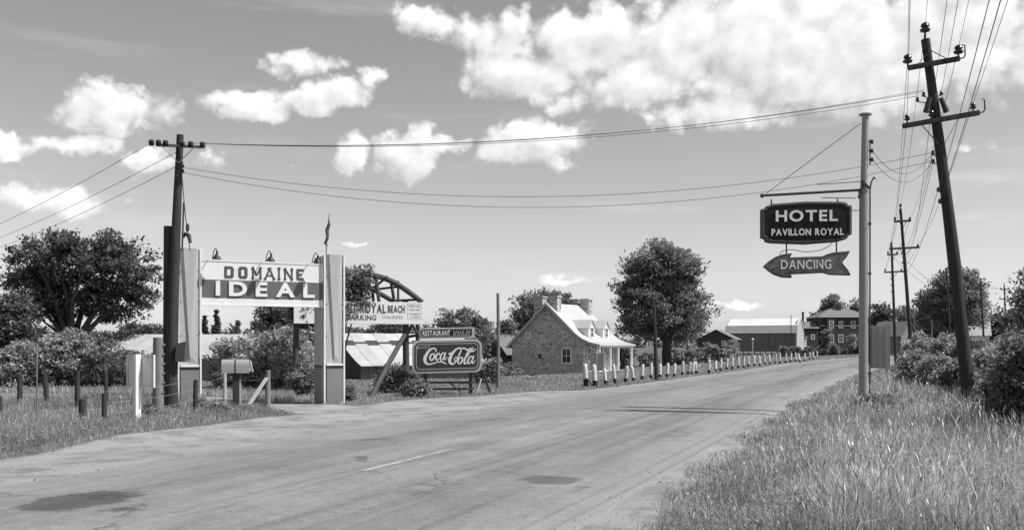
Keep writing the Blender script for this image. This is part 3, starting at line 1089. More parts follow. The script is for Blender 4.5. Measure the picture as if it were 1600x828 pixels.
brick_house()
d = 170.0
s = simple_shed('far_outbuilding', 'small dark outbuilding with one white window at the barn end', ((1090 - HX) / F * d, d, .9), R(90) - R(24) - R(90), 6.5, 5.0, 2.0, 3.6, M_BOARDDK, M_SHINGLE)
window(s, (4.6, -.01, 1.2), .7, 1.0, I3, .14)
d = 130.0
s = simple_shed('far_cottage', 'pale cottage half hidden behind the poles and roadside bushes', ((1408 - HX) / F * d, d, .8), R(35), 3.6, 4.5, 2.4, 4.2, M_PILLARBASE, M_SHINGLE)
window(s, (2.0, -.01, 1.8), .8, 1.1, I3, .12)
d = 130.0
s = simple_shed('white_gable_barn', 'white gabled roof peeking out right of the dense dark tree', ((1546 - HX) / F * d, d, .8), R(70), 4.0, 5.0, 2.6, 5.2, M_WHITE, M_TINB)
# ================================================================== GATEWAY
def gateway():
    t = thing('gateway', 'pale gateway of two tapering pillars carrying a lettered sign board', 'gateway', (-8.75, 27.0, float(gz(-8.75, 27))), math.atan2(.46, .89))
    Wd, H, PW, PD = 3.565, 4.38, .60, 1.25
    for x0, x1, inner in ((-PW, 0, 1), (Wd, Wd + PW, -1)):
        p = MB().bx(x0 + .03, x1 - .03, .06, PD, -.3, H - .02).build('pillar', M_PILLAR, t)
        # folded front: a proud inverted wedge between two receding cheeks
        zb = 1.12
        xa, xb, xm = x0 + .06, x1 - .05, (x0 + x1) / 2
        f = MB().add([(xa, .055, zb), (xb, .055, zb), (xb, .055, H), (xa, .055, H), (xa + .07, -.02, H), (xb - .07, -.02, H), (xm, .0, zb + .25), (xm, .055, zb)],
                     [(0, 7, 6, 4, 3), (7, 1, 2, 5, 6), (6, 5, 4), (3, 4, 5, 2)])
        f.build('front_panel', M_PILLAR, p)
        for zj in (1.95, 2.9, 3.75):                       # joints between the facing sheets
            q_ = (zj - zb) / (H - zb)
            MB().bx(xa + .01, xa + .035, .02 - .03 * q_, .056, zj, zj + .012).build('joint', M_PILLARBASE, p)
            MB().bx(xb - .035, xb - .01, .02 - .03 * q_, .056, zj, zj + .012).build('joint', M_PILLARBASE, p)
        MB().bx(xa, xb, -.012, .058, -.3, .98).build('plinth', M_PILLARBASE, p)
        MB().bx(xa, xb, -.018, .058, .981, 1.06).build('black_band', M_BLACK, p)
        MB().bx(xa, xb, -.024, .058, 1.061, 1.119).build('white_band', M_WHITE, p)
        # side plates below
        sx = x0 + .028 if inner < 0 else x0 + .028
        MB().bx(sx - .004, sx + .001, .07, PD - .02, -.3, .98).build('side_plinth', M_PILLARBASE, p)
        MB().bx(sx - .006, sx + .001, .07, PD - .02, .981, 1.06).build('side_band', M_BLACK, p)
        for xs in (x0, x1):
            MB().bx(xs - .022, xs + .022, .0, .058, -.3, H + .01).build('corner_strip', M_WHITE, p)
        # rear fin, seen on the shaded flank
        MB().bx(x0 - .01, x0 + .04, .12, .2, -.3, H - .03).build('flank_strip', M_PILLAR, p)
    # sign board
    z0, z1 = 2.83, 4.05
    sg = MB().bx(.01, Wd - .02, .12, .26, z0, z1).build('sign_board', M_WHITE, t)
    zg0, zg1 = z0 + .185, z0 + .70
    MB().bx(.015, Wd - .025, .114, .121, zg0, zg1).build('grey_band', M_GREYPAINT, sg)
    MB().bx(.0, Wd - .0, .105, .28, z1, z1 + .035).build('top_rail', M_WHITE, sg)
    MB().bx(.0, Wd - .0, .105, .28, z0 - .03, z0).build('bottom_rail', M_WHITE, sg)
    letters(sg, 'IDEAL', .42, 3.28, zg0 + .06, zg1 - .035, .114, .038, M_WHITE, .035, .34)
    # flared western letters
    u = lambda f: .20 + f * (Wd - .2)
    h0, h1 = z0 + .76, z0 + 1.09
    def blk(x, w, parts, balls):
        mb = MB(); e = 0
        for (ax, az, bx_, bz, th) in parts:
            a = Vector((x + ax * w, .1145 - e, h0 + az * (h1 - h0))); b_ = Vector((x + bx_ * w, .1145 - e, h0 + bz * (h1 - h0)))
            dd = (b_ - a); L = dd.length; ang = math.atan2(dd.z, dd.x)
            mb.box((a + b_) / 2, (L, .008, th), Matrix.Rotation(-ang, 3, 'Y')); e += .0015
        for (ax, az, r) in balls:
            c = Vector((x + ax * w, .1135 - e, h0 + az * (h1 - h0)))
            mb.lathe([(r, -.004), (r, .004)], 10, c, Matrix.Rotation(R(90), 3, 'X')); e += .0012
        mb.build('letter', M_DKLETTER, sg)
    T, B = .05, .042
    lw = .20
    xs = [.70 + k * .345 for k in range(7)]
    blk(0.672, 0.246, [(.12, .1, .12, .9, .075), (0, .9, .9, .9, .075), (0, .1, .9, .1, .075), (.88, .1, .88, .9, .08)], [])
    blk(1.07, 0.235, [(.12, .1, .12, .9, .08), (.1, .9, .9, .9, .075), (.1, .1, .9, .1, .075), (.88, .1, .88, .9, .08)], [])
    blk(1.45, 0.26, [(.08, .05, .08, .95, T), (.92, .05, .92, .95, T), (.1, .9, .5, .3, T), (.9, .9, .5, .3, T)], [(.08, .06, B), (.92, .06, B), (.08, .94, B), (.92, .94, B)])
    blk(1.82, 0.265, [(.5, .95, .05, .05, T), (.5, .95, .95, .05, T), (.2, .32, .8, .32, T * .8), (.3, .95, .7, .95, T)], [(.02, .05, B), (.98, .05, B)])
    blk(2.177, 0.1, [(.5, .05, .5, .95, T)], [(.5, .04, B * 1.1), (.5, .96, B * 1.1)])
    blk(2.385, 0.24, [(.08, .05, .08, .95, T), (.92, .05, .92, .95, T), (.08, .95, .92, .05, T)], [(.08, .06, B), (.92, .06, B), (.08, .94, B), (.92, .94, B)])
    blk(2.754, 0.21, [(.12, .1, .12, .9, .08), (0, .9, .98, .9, .07), (0, .1, .98, .1, .07), (.1, .5, .7, .5, .06)], [])
    # gooseneck lamps
    for fx in (.34, 1.85, 3.22):
        gl = MB().tube([(fx, .2, z1 + .0), (fx + .02, .14, z1 + .2), (fx + .03, .04, z1 + .31), (fx + .04, -.10, z1 + .35), (fx + .04, -.24, z1 + .31), (fx + .04, -.29, z1 + .22)], .013, 6).build('gooseneck', M_IRON, t, True)
        rt = Matrix.Rotation(R(18), 3, 'X')
        MB().lathe([(.012, .15), (.03, .14), (.03, .06), (.045, .04), (.12, -.055), (.128, -.07), (.122, -.073), (.04, .02)], 14, (fx + .04, -.3, z1 + .11), rt).build('lamp_shade', M_IRON, gl, True)
    return t


gateway()
# things on the pillar tops
a = math.atan2(.46, .89)
def gate_pt(x, y, z):
    c, s_ = math.cos(a), math.sin(a)
    return Vector((-8.75 + x * c - y * s_, 27.0 + x * s_ + y * c, z))


p = gate_pt(3.75, .5, 4.3)
t = thing('flagstaff', 'thin staff with a furled dark flag on the far gateway pillar', 'flagpole', p)
MB().tube([(0, 0, 0), (.02, 0, .75), (.1, .0, 1.42)], [.02, .018, .012], 6).build('staff', M_WOODGREY, t)
rng = np.random.default_rng(4)
f = MB()
f.tube([(.04, 0, .42), (-.02, -.02, .5), (.05, -.04, .68), (.03, -.02, .9), (.1, -.03, 1.1), (.1, 0, 1.22)], [.012, .05, .045, .06, .045, .01], 7)
f.build('furled_flag', M_DKLETTER, t)


# ================================================================== POLES AND WIRES
def insulator(mb, p, r=.07, h=.16, ax=None):
    mb.lathe([(r * .45, 0), (r * .9, h * .08), (r, h * .3), (r * .55, h * .38), (r * .6, h * .5), (r * .85, h * .6), (r * .7, h * .85), (r * .3, h), (.001, h)], 10, p, ax)


def log_tube(pts, r0, r1, n=12, seed=0, rings=10):
    rng = np.random.default_rng(seed)
    c = [Vector(q) for q in catmull([tuple(p) for p in pts], max(2, rings // max(1, len(pts) - 1)))]
    m = len(c)
    return c, [(r0 + (r1 - r0) * i / (m - 1)) * (1 + rng.normal() * .03) for i in range(m)]


# big leaning pole near the hotel sign
P1B = gnd(1519, 24.0); P1T = W(1446, 62, 24.0)


def on_p1(py):
    """point of the leaning pole at photo height py"""
    z = CH + (HY - py) / F * 24.0
    k = (z - P1B.z) / (P1T.z - P1B.z)
    return P1B.lerp(P1T, k)


ARMD = Vector((.96, -.12, .15)).normalized()
pole = thing('utility_pole', 'tall leaning utility pole with two crossarms at the picture edge bushes', 'utility pole', P1B)
c, r = log_tube([Vector((0, 0, -.3)), (P1T - P1B) * .5 + Vector((.03, 0, 0)), P1T - P1B], .175, .105, seed=2)
MB().tube(c, r, 14).build('shaft', M_WOODPOLE, pole, True)
WP1 = []     # wire points on this pole
for py, half, ins in ((103, .62, (-.62, .60)), (190, .92, (-.80, -.22, .78))):
    o = on_p1(py) - P1B + Vector((0, -.17, 0))
    rot = Matrix((ARMD, Vector((0, 0, 1)).cross(ARMD).normalized(), ARMD.cross(Vector((0, 0, 1)).cross(ARMD).normalized()))).transposed()
    arm = MB().box(o + ARMD * .05, (half * 2, .1, .12), rot).build('crossarm', M_WOODPOLE, pole, bevel=.01)
    bm_ = MB()
    for sg in (-1, 1):
        if py < 150:
            bm_.beam(o + ARMD * sg * .40 + Vector((0, -.05, 0)), o + (on_p1(66) - on_p1(103)) * .55 + Vector((0, -.02, 0)), .03, .012)
        else:
            bm_.beam(o + ARMD * sg * .45 + Vector((0, -.055, -.04)), o + (on_p1(245) - on_p1(190)) * .8 + Vector((0, -.0, 0)), .03, .012)
    bm_.build('brace', M_IRON, arm)
    hk = o + ARMD * (half + .05)
    MB().tube([hk, hk + ARMD * .1, hk + ARMD * .13 + Vector((0, 0, .06)), hk + ARMD * .12 + Vector((0, 0, .30)), hk + ARMD * .06 + Vector((0, 0, .34))], .018, 6).build('hook', M_IRON, arm)
    for u_ in ins:
        ip = o + ARMD * (u_ + .04) + Vector((0, 0, .07))
        im = MB(); insulator(im, ip + Vector((0, 0, .05)), .12 if py < 150 else .075, .22 if py < 150 else .15)
        im.tube([ip - Vector((0, 0, .05)), ip + Vector((0, 0, .08))], .02, 6)
        im.build('insulator', M_GLASSINS, pole, True)
        WP1.append(P1B + ip + Vector((0, 0, .2)))
tp = P1T - P1B
im = MB(); im.tube([tp + Vector((.0, 0, -.3)), tp + Vector((-.01, 0, .22))], .025, 6); insulator(im, tp + Vector((-.01, 0, .18)), .13, .24)
im.build('insulator', M_GLASSINS, pole, True)
WP1.append(P1B + tp + Vector((0, 0, .4)))
SIDE1 = []
for py, dx in ((152, -.25), (160, -.42), (243, -.2), (256, -.22), (300, -.18), (318, -.18), (150, .2)):
    q = on_p1(py) - P1B + Vector((dx, -.05, 0))
    im = MB(); insulator(im, q, .05, .11)
    im.tube([q, on_p1(py + 3) - P1B], .012, 5)
    im.build('insulator', M_GLASSINS, pole, True)
    SIDE1.append(P1B + q + Vector((0, 0, .06)))
for dx, a_ in ((-.2, .15), (.2, -.25)):                # cut-outs
    q = on_p1(165) - P1B + Vector((dx, -.12, 0))
    MB().tube([q + Vector((a_ * .3, 0, .16)), q - Vector((a_ * .3, 0, .2))], [.06, .075], 8).build('fuse_box', M_IRON, pole)


def road_pole(label, px, d, ytop, arms, lean=0.0, r=.14, ybase=None, group='utility poles receding along the road', single=True):
    b = gnd(px, d)
    top = W(px + lean, ytop, d)
    t = thing('utility_pole', label, 'utility pole', b, 0, group)
    h = top - b
    c, rr = log_tube([Vector((0, 0, -.3)), h * .5, h], r, r * .62, seed=int(px), rings=6)
    MB().tube(c, rr, 8).build('shaft', M_WOODPOLE, t, True)
    pts = []
    for (ya, hw) in arms:
        k = ((CH + (HY - ya) / F * d) - b.z) / h.z
        o = h * k + Vector((0, -r, 0)); wpx = hw / F * d
        am = MB().box(o, (wpx * 2, .1, .12), Matrix.Rotation(R(-3), 3, 'Y')).build('crossarm', M_WOODPOLE, t)
        for u_ in (-.9, .9):
            im = MB(); insulator(im, o + Vector((u_ * wpx, 0, .06)), .085, .2); im.build('insulator', M_GLASSINS, t)
            pts.append(b + o + Vector((u_ * wpx, 0, .2)))
        bb = MB(); bb.beam(o + Vector((-wpx * .45, -.06, 0)), o + Vector((0, -.06, -.45)), .03); bb.beam(o + Vector((wpx * .45, -.06, 0)), o + Vector((0, -.06, -.45)), .03)
        bb.build('brace', M_IRON, am)
    im = MB(); im.tube([h, h + Vector((0, 0, .15))], .02, 5); insulator(im, h + Vector((0, 0, .1)), .1, .2); im.build('insulator', M_GLASSINS, t)
    pts.append(b + h + Vector((0, 0, .28)))
    for i in range(3):
        q = h * (.72 - i * .055) + Vector((-.16, 0, 0))
        im = MB(); insulator(im, q, .05, .12); im.build('insulator', M_GLASSINS, t); pts.append(b + q)
    return t, pts


_, WP2 = road_pole('second utility pole up the road, slightly tilted, two wide crossarms', 1427, 60, 326, ((346, 13), (388, 23)), -20)
_, WP3 = road_pole('upright utility pole just left of the second roadside pole', 1400, 77, 384, ((398, 8), (425, 14)), -7)
_, WP4 = road_pole('slim utility pole in front of the dense dark tree', 1487, 86, 424, ((466, 9),), -8, .12)
_, WP5 = road_pole('bare tilted utility pole at the dense dark tree edge', 1539, 95, 440, ((447, 5),), -7, .12)
_, WP6 = road_pole('distant utility pole with two crossarms against the sky', 1573, 125, 446, ((452, 7), (467, 9)), -4, .13)
_, WP7 = road_pole('faint farthest utility pole at the picture edge', 1592, 150, 456, ((462, 6),), -6, .13)
t = thing('thin_post', 'thin bare pole before the dense dark tree near the cottage', 'pole', gnd(1457, 95))
MB().tube([(0, 0, -.2), (-.1, 0, 3.9)], [.09, .06], 8).build('shaft', M_WOODGREY, t)

# left pole in front of the gateway
ULB = gnd(268, 23.6)
ULT = W(281.5, 211, 23.6)
pole = thing('utility_pole', 'dark utility pole with one crossarm in front of the gateway', 'utility pole', ULB)
h = ULT - ULB
c, r = log_tube([Vector((0, 0, -.3)), h * .3 + Vector((-.04, 0, 0)), h * .62 + Vector((-.03, 0, 0)), h], .165, .085, seed=6, rings=12)
MB().tube(c, r, 14).build('shaft', M_WOODPOLE, pole, True)
b2 = MB().tube([(-.14, .12, -.3), (-.12, .12, 4.62)], [.12, .11], 10).build('stub_pole', M_WOODPOLE, pole, True)
o = W(282, 230, 23.6) - ULB + Vector((0, -.13, 0))
ad = Vector((.985, -.1, -.065)).normalized()
rot = Matrix((ad, Vector((0, 0, 1)).cross(ad).normalized(), ad.cross(Vector((0, 0, 1)).cross(ad).normalized()))).transposed()
arm = MB().box(o, (1.15, .07, .065), rot).build('crossarm', M_WOODGREY, pole, bevel=.01)
bb = MB()
for sg in (-1, 1):
    bb.beam(o + ad * sg * .42 + Vector((0, -.05, -.02)), o + Vector((0, -.03, -.42)), .03, .012)
bb.build('brace', M_GALV, arm)
WUL = []
for k, u_ in enumerate((-.64, -.46, -.28, .14, .36, .66)):
    q = o + ad * u_ + Vector((0, -.02, .08))
    im = MB()
    for e in (.02, .07):
        insulator(im, q + Vector((-.1 + e, -.03, -.04)), .09, .06, Matrix.Rotation(R(90), 3, 'Y'))
    im.build('insulator', M_GLASSINS, pole, True)
    WUL.append(ULB + q)
for py in (262, 270):
    q = W(286, py, 23.6) - ULB
    im = MB(); insulator(im, q, .035, .09); im.tube([q, q - Vector((.12, 0, 0))], .012, 5); im.build('insulator', M_GLASSINS, pole)
    WUL.append(ULB + q)
MB().tube([(.26, .0, 4.0), (.30, .0, 5.2)], .022, 6).build('riser_pipe', M_IRON, pole)
gy = MB().tube([W(283, 262, 23.6) - ULB, W(290, 340, 23.9) - ULB, W(297, 392, 24.6) - ULB], .012, 5).build('guy_wire', M_WIRE, pole)
MB().lathe([(.02, 0), (.05, .05), (.05, .15), (.02, .2)], 8, W(293, 362, 24.1) - ULB).build('strain_insulator', M_GLASSINS, gy)
bxp = MB().bx(.15, .38, -.20, .02, 1.28, 1.72)
bxp.v = [(x + (.03 if z > 1.7 else 0), y, z + (.06 if x > .3 and z > 1.7 else 0)) for x, y, z in bxp.v]
bxp.build('meter_box', M_DKLETTER, pole)
MB().tube([(.2, .25, 4.36), (.27, .2, 4.45), (.36, .2, 4.40), (.42, .16, 4.22)], [.03, .05, .06, .03], 7).build('cable_bundle', M_IRON, pole)


def wire(a, b_, sag, label, group, r=.007, n=24):
    a = Vector(a); b_ = Vector(b_)
    pts = [(b_ - a) * (i / n) - Vector((0, 0, 4 * sag * (i / n) * (1 - i / n))) for i in range(n + 1)]
    w = MB().tube(pts, r, 5, False).build('overhead_wire', M_WIRE)
    w.location = a
    tag(w, label, 'wire', group)


L1 = 'pair of upper wires spanning the sky from gateway pole to leaning pole'
L2 = 'lower sagging wire crossing the sky above the stone house'
for i, k in ((3, 0), (4, 1), (5, 0)):
    wire(WUL[i], SIDE1[k] + Vector((0, 0, .02 * i)), .50, ('highest', 'middle', 'lowest')[i - 3] + ' wire of the upper bundle between gateway pole and leaning pole', 'upper road-crossing wires', .006, 40)
wire(WUL[6], SIDE1[2], .90, 'upper of two low sagging wires crossing the open sky', 'low road-crossing wires', .006, 40)
wire(WUL[7], SIDE1[3], 1.0, 'lowest sagging wire crossing the open sky above the farmhouse', 'low road-crossing wires', .006, 40)
for i in (0, 1, 2):
    e = WUL[i] + Vector((-25, 28 + i * 1.5, -.6 + i * .1))
    wire(WUL[i] if i == 0 else WUL[i] + Vector((.4, 0, -.25 * i)), e, .5, ('highest', 'middle', 'lowest')[i] + ' wire running from the gateway pole out over the elm', 'wires leaving the gateway pole')
OFF = Vector((-13.4, -33, 0))
FROM = ['upper crossarm, sign-pole side', 'upper crossarm, hooked side', 'lower crossarm, sign-pole side', 'lower crossarm, beside the shaft', 'lower crossarm, hooked side', 'topmost insulator']
for i, p in enumerate(WP1):
    wire(p, p + OFF + Vector((0, 0, .3)), .45, 'wire sweeping overhead from the leaning pole: ' + FROM[i], 'wires overhead from the leaning pole', .0055)
for k, nm in ((4, 'upper of two low side insulators'), (5, 'lowest side insulator'), (6, 'side insulator near the fuse boxes')):
    wire(SIDE1[k], SIDE1[k] + OFF + Vector((0, 0, .3)), .45, 'wire sweeping overhead from the leaning pole: ' + nm, 'wires overhead from the leaning pole', .0055)
for i, j in enumerate((0, 1, 2, 3, 3, 4)):
    wire(WP1[i], WP2[j] + Vector((-.35 * (i == 3), 0, 0)), .55, 'wire from leaning pole up to the second pole: ' + FROM[i], 'wires between leaning and second poles', .007)
for k, nm in ((0, 'upper small side insulator'), (1, 'middle small side insulator'), (2, 'low side insulator')):
    wire(SIDE1[2 + k], WP2[5 + k], .6, 'wire from leaning pole up to the second pole: ' + nm, 'wires between leaning and second poles', .007)
for i in range(5):
    wire(WP2[i], WP3[i], .25, 'wire between second and third roadside poles: ' + ('upper arm near end', 'upper arm far end', 'lower arm near end', 'lower arm far end', 'pole tops')[i], 'wires between second and third poles', .012)
for A, B, nm in ((WP3, WP4, 'third and slim'), (WP4, WP5, 'slim and bare tilted'), (WP5, WP6, 'bare tilted and distant'), (WP6, WP7, 'distant and farthest')):
    for i in range(2):
        wire(A[i], B[i], .3, ('upper' if i else 'lower') + ' far thin wire strung between the %s poles' % nm, 'wires between %s poles' % nm, .012)

# ================================================================== HOTEL SIGN
HD = 23.2
HB = gnd(1349, HD)


def HP(px, py):
    return (px - 1349) / F * HD, CH + (HY - py) / F * HD - HB.z


t = thing('hotel_sign_pole', 'tall grey pipe pole with bracket arm carrying the hanging signs', 'sign pole', HB, R(-5))
x1, zt = HP(1352, 181)
MB().tube([(0, 0, -.3), (.01, 0, 5.4)], [.115, .105], 16).build('lower_pipe', M_PIPE, t, True)
MB().tube([(.01, 0, 5.4), (x1, 0, zt)], [.082, .080], 16).build('upper_pipe', M_PIPE, t, True)
MB().lathe([(.105, 5.36), (.12, 5.38), (.12, 5.44), (.085, 5.47)], 16).build('collar', M_PIPE, t, True)
MB().lathe([(.08, 0), (.15, .01), (.15, .04), (.05, .05)], 16, (x1, 0, zt)).build('cap_flange', M_PIPE, t, True)
MB().tube([(.14, -.04, .3), (.145, -.04, 5.45), (.17, -.04, 5.62), (.24, -.04, 5.75), (.28, -.04, 5.7)], .02, 6).build('conduit', M_IRON, t)
for z in (1.0, 2.3, 3.4, 4.6):
    MB().bx(.09, .17, -.07, .0, z, z + .05).build('clip', M_IRON, t)
rk = MB().bx(.13, .155, -.06, -.03, 6.05, 6.65).build('insulator_rack', M_IRON, t)
for z in (6.12, 6.33, 6.55):
    im = MB(); insulator(im, (.19, -.045, z), .045, .1); im.tube([(.1, -.045, z + .05), (.2, -.045, z + .05)], .012, 5); im.build('insulator', M_GLASSINS, t)
ax0, az0 = HP(1193, 304); ax1, az1 = HP(1343, 297)
am = MB().tube([(ax0, -.03, az0), (ax1 + .1, -.03, az1)], .032, 8).build('bracket_arm', M_IRON, t, True)
MB().lathe([(.02, -.04), (.055, -.02), (.055, .03), (.02, .05)], 8, (ax0, -.03, az0), Matrix.Rotation(R(90), 3, 'Y')).build('finial', M_IRON, am)
MB().tube([(ax1 - 1.0, -.03, az1 + .14), (ax1 + .05, -.03, az1 + .2)], .01, 5).build('stay_rod', M_IRON, am)
MB().tube([(ax1 - .9, -.03, az1 - .18), (ax1 - .1, -.03, az1 - .20)], .01, 5).build('stay_rod', M_IRON, am)
br = MB(); br.beam((ax1 - .05, -.12, az1 - .22), (ax1 + .06, -.12, az1 + .22), .05); br.beam((ax1 + .02, -.12, az1 + .18), (ax1 + .2, -.12, az1 + .02), .06)
br.build('clamp_bracket', M_IRON, am)
gx, gz_ = HP(1345, 193)
MB().tube([(ax0 + .1, -.03, az0 + .05), ((ax0 + .1) * .35 + gx * .65, -.03, (az0 + .05) * .35 + gz_ * .65), (gx, -.03, gz_)], [.008, .008, .008], 5).build('guy_cable', M_IRON, am)


def outline_px(pts):
    """zoomed sign coordinates (crop of the photo, 2.761 px per px from 1170,160) to local metres"""
    return [HP(1170 + x / 2.761, 160 + z / 2.761) for x, z in pts]


def inset(pts, k):
    cx_ = sum(p[0] for p in pts) / len(pts); cz_ = sum(p[1] for p in pts) / len(pts)
    sx_ = max(p[0] for p in pts) - min(p[0] for p in pts); sz_ = max(p[1] for p in pts) - min(p[1] for p in pts)
    return [(cx_ + (x - cx_) * (1 - 2 * k / sx_), cz_ + (z - cz_) * (1 - 2 * k / sz_)) for x, z in pts]


HS = outline_px([(60, 458), (75, 457), (80, 446), (106, 437), (245, 428), (398, 431), (420, 437), (424, 446), (440, 447), (440, 571), (426, 577), (419, 590), (386, 600), (245, 610), (102, 603), (80, 598), (75, 585), (60, 580)])
sg = thing('hotel_sign', 'dark shaped neon sign reading HOTEL hung under the bracket arm', 'sign', HB, R(-5))
body = MB().prism(HS[::-1], -.13, .13).build('sign_box', M_SIGNDARK, sg)
rim = MB(); o1 = HS; o2 = inset(HS, .045)
for i in range(len(o1)):
    j = (i + 1) % len(o1)
    a0, a1, b0, b1 = o1[i], o1[j], o2[i], o2[j]
    rim.add([(a0[0], -.129, a0[1]), (a1[0], -.129, a1[1]), (b1[0], -.145, b1[1]), (b0[0], -.145, b0[1])], [(0, 1, 2, 3)])
    c0, c1 = inset(HS, .06)[i], inset(HS, .06)[j]
    rim.add([(b0[0], -.145, b0[1]), (b1[0], -.145, b1[1]), (c1[0], -.131, c1[1]), (c0[0], -.131, c0[1])], [(0, 1, 2, 3)])
rim.build('rim', mat('rim_enamel', .07, .35, .2, 4), body)


def zl(xa, xb, ya, yb):
    a_ = HP(1170 + xa / 2.761, 160 + yb / 2.761); b_ = HP(1170 + xb / 2.761, 160 + ya / 2.761)
    return a_[0], b_[0], a_[1], b_[1]


letters(body, 'HOTEL', *zl(119, 380, 466, 514), -.131, .03, M_PALELET, .025, .13)
letters(body, 'PAVILLON ROYAL', *zl(101, 405, 545, 574), -.131, .025, M_PALELET, .025, .10)
rng = np.random.default_rng(11)
for k in range(11):                                    # electrode stand-offs
    x, z = zl(120 + k * 27, 0, 0, 520 + rng.integers(-6, 12))[0], HP(0, 160 + (522 + rng.integers(-8, 14)) / 2.761)[1]
    MB().tube([(x, -.13, z), (x + .01, -.17, z - .015)], .013, 6).build('tube_holder', M_IRON, body)
for px in (105 / 2.761 + 1170, 385 / 2.761 + 1170):
    x, z = HP(px, 160 + 437 / 2.761)
    MB().tube([(x, -.03, z - .05), (x - .01, -.03, z + .14)], [.03, .012], 6).build('hanger', M_IRON, sg)
q0 = HP(1330, 160 + 463 / 2.761)
MB().tube([(q0[0], 0, q0[1]), (q0[0] + .12, 0, q0[1] - .03), (q0[0] + .25, 0, q0[1] + .02), (q0[0] + .33, .03, q0[1] + .3)], .01, 5).build('power_cable', M_IRON, sg)

AR = outline_px([(70, 705), (95, 682), (120, 665), (150, 654), (187, 650), (177, 668), (320, 664), (335, 656), (360, 648), (434, 642), (420, 668), (402, 690), (404, 696), (425, 722), (437, 746), (385, 744), (350, 742), (326, 734), (177, 740), (188, 755), (150, 753), (115, 740), (92, 724)])
ar = thing('dancing_sign', 'grey arrow-shaped neon sign reading DANCING hanging below the hotel sign', 'sign', HB, R(-5))
ab_ = MB().prism(AR[::-1], -.1, .1).build('arrow_box', M_ARROW, ar)
rim = MB(); o2 = inset(AR, .02)
for i in range(len(AR)):
    j = (i + 1) % len(AR)
    a0, a1, b0, b1 = AR[i], AR[j], o2[i], o2[j]
    rim.add([(a0[0], -.099, a0[1]), (a1[0], -.099, a1[1]), (b1[0], -.112, b1[1]), (b0[0], -.112, b0[1])], [(0, 1, 2, 3)])
rim.build('rim', M_SIGNDARK, ab_)
letters(ab_, 'DANCING', *zl(142, 354, 680, 718), -.101, .03, M_PALELET, .004, .16)
for x_, z_ in ((107, 687), (108, 718), (186, 731), (390, 672), (388, 698), (300, 690), (240, 726)):
    x, z = HP(1170 + x_ / 2.761, 160 + z_ / 2.761)
    MB().tube([(x, -.1, z), (x, -.14, z)], .016, 6).build('tube_holder', M_IRON, ab_)
for px_, z0_, z1_ in ((169, 607, 653), (381, 600, 646)):
    x, za = HP(1170 + px_ / 2.761, 160 + z0_ / 2.761); _, zb_ = HP(0, 160 + z1_ / 2.761)
    MB().tube([(x, 0, za + .02), (x, 0, zb_ - .02)], .018, 6).build('hanger', M_IRON, ar)
cp = [HP(1170 + x / 2.761, 160 + z / 2.761) for x, z in ((142, 655), (150, 640), (190, 632), (250, 642), (310, 636), (350, 618), (366, 600))]
MB().tube([Vector((x, .03, z)) for x, z in [tuple(q) for q in catmull([tuple(p) for p in cp], 5)]], .009, 5).build('power_cable', M_IRON, ar)

p0 = HB + Vector((.2, -.04, 6.4))
for k in (0, 1):
    wire(p0 - Vector((0, 0, .2 * k)), SIDE1[2 + k], .55, ('upper', 'lower')[k] + ' short service wire looping from sign pole to leaning pole', 'service wires at the sign pole', .006)

# metal panel mounted on the sign pole
q0, q1 = HP(1360, 575); _, q2 = HP(0, 509)
t = thing('metal_panel', 'dull sheet-metal panel fixed low on the hotel sign pole', 'panel', HB + Vector((.16, .05, q1)), R(-12))
MB().bx(.02, .48, 0, .035, 0, q2 - q1).build('sheet', M_PIPE, t, bevel=.006)
for x in (.06, .21, .36):
    MB().bx(x, x + .02, -.012, -.001, .03, q2 - q1 - .03).build('rib', M_PIPE, t)
MB().bx(-.06, .019, -.02, .06, .1, q2 - q1 - .1).build('mount_bar', M_BLACK, t)
# ================================================================== BEACH SIGN ON LOG ARCH
BD = 35.0
BB = gnd(636, BD)


def bp(px, py, dy=0.0):
    return W(px, py, BD + dy) - BB


t = thing('log_arch', 'rustic arch of bent dark logs rising behind the white beach sign', 'arch', BB, R(18))
front = [bp(470, 470), bp(500, 444), bp(540, 431), bp(580, 431), bp(612, 440), bp(640, 457), bp(660, 472)]
c = [Vector(tuple(q)) for q in catmull([tuple(p) for p in front], 4)]
MB().tube(c, .10, 8).build('arch_log', M_LOG, t, True)
rear = [bp(450, 470, 1.2), bp(500, 440, 1.2), bp(545, 434, 1.2), bp(580, 443, 1.2), bp(605, 457, 1.2), bp(630, 471, 1.2)]
c = [Vector(tuple(q)) for q in catmull([tuple(p) for p in rear], 4)]
MB().tube(c, .09, 8).build('arch_log', M_LOG, t, True)
for (x0, y0, x1, y1, dy, r_) in ((587, 433, 592, 472, 0, .065), (611, 441, 616, 472, 0, .06), (597, 452, 599, 472, 1.2, .06), (630, 439, 630, 472, .6, .045), (560, 431, 562, 472, 0, .06)):
    MB().tube([bp(x0, y0, dy), bp(x1, y1, dy)], r_, 8).build('upright_log', M_LOG, t, True)
for (x0, y0, d0, x1, y1, d1) in ((578, 428, -.1, 584, 441, 1.3), (603, 433, -.1, 596, 455, 1.3), (602, 453, 1.2, 622, 448, 0), (625, 470, 1.2, 650, 468, 0)):
    MB().tube([bp(x0, y0, d0), bp(x1, y1, d1)], .045, 7).build('purlin_log', M_LOG, t, True)
zg = 0
MB().tube([bp(635, 470, .15), Vector((0.02, .15, -.3))], [.11, .13], 8).build('post', M_LOG, t, True)
UNR = rotz(-R(18))
MB().tube([bp(633, 522, 0), UNR @ bp(605, 572, -1.3), UNR @ (Vector(gnd(577, 32.0)) - BB - Vector((0, 0, .15)))], [.085, .09, .095], 8).build('raking_strut', M_LOG, t, True)
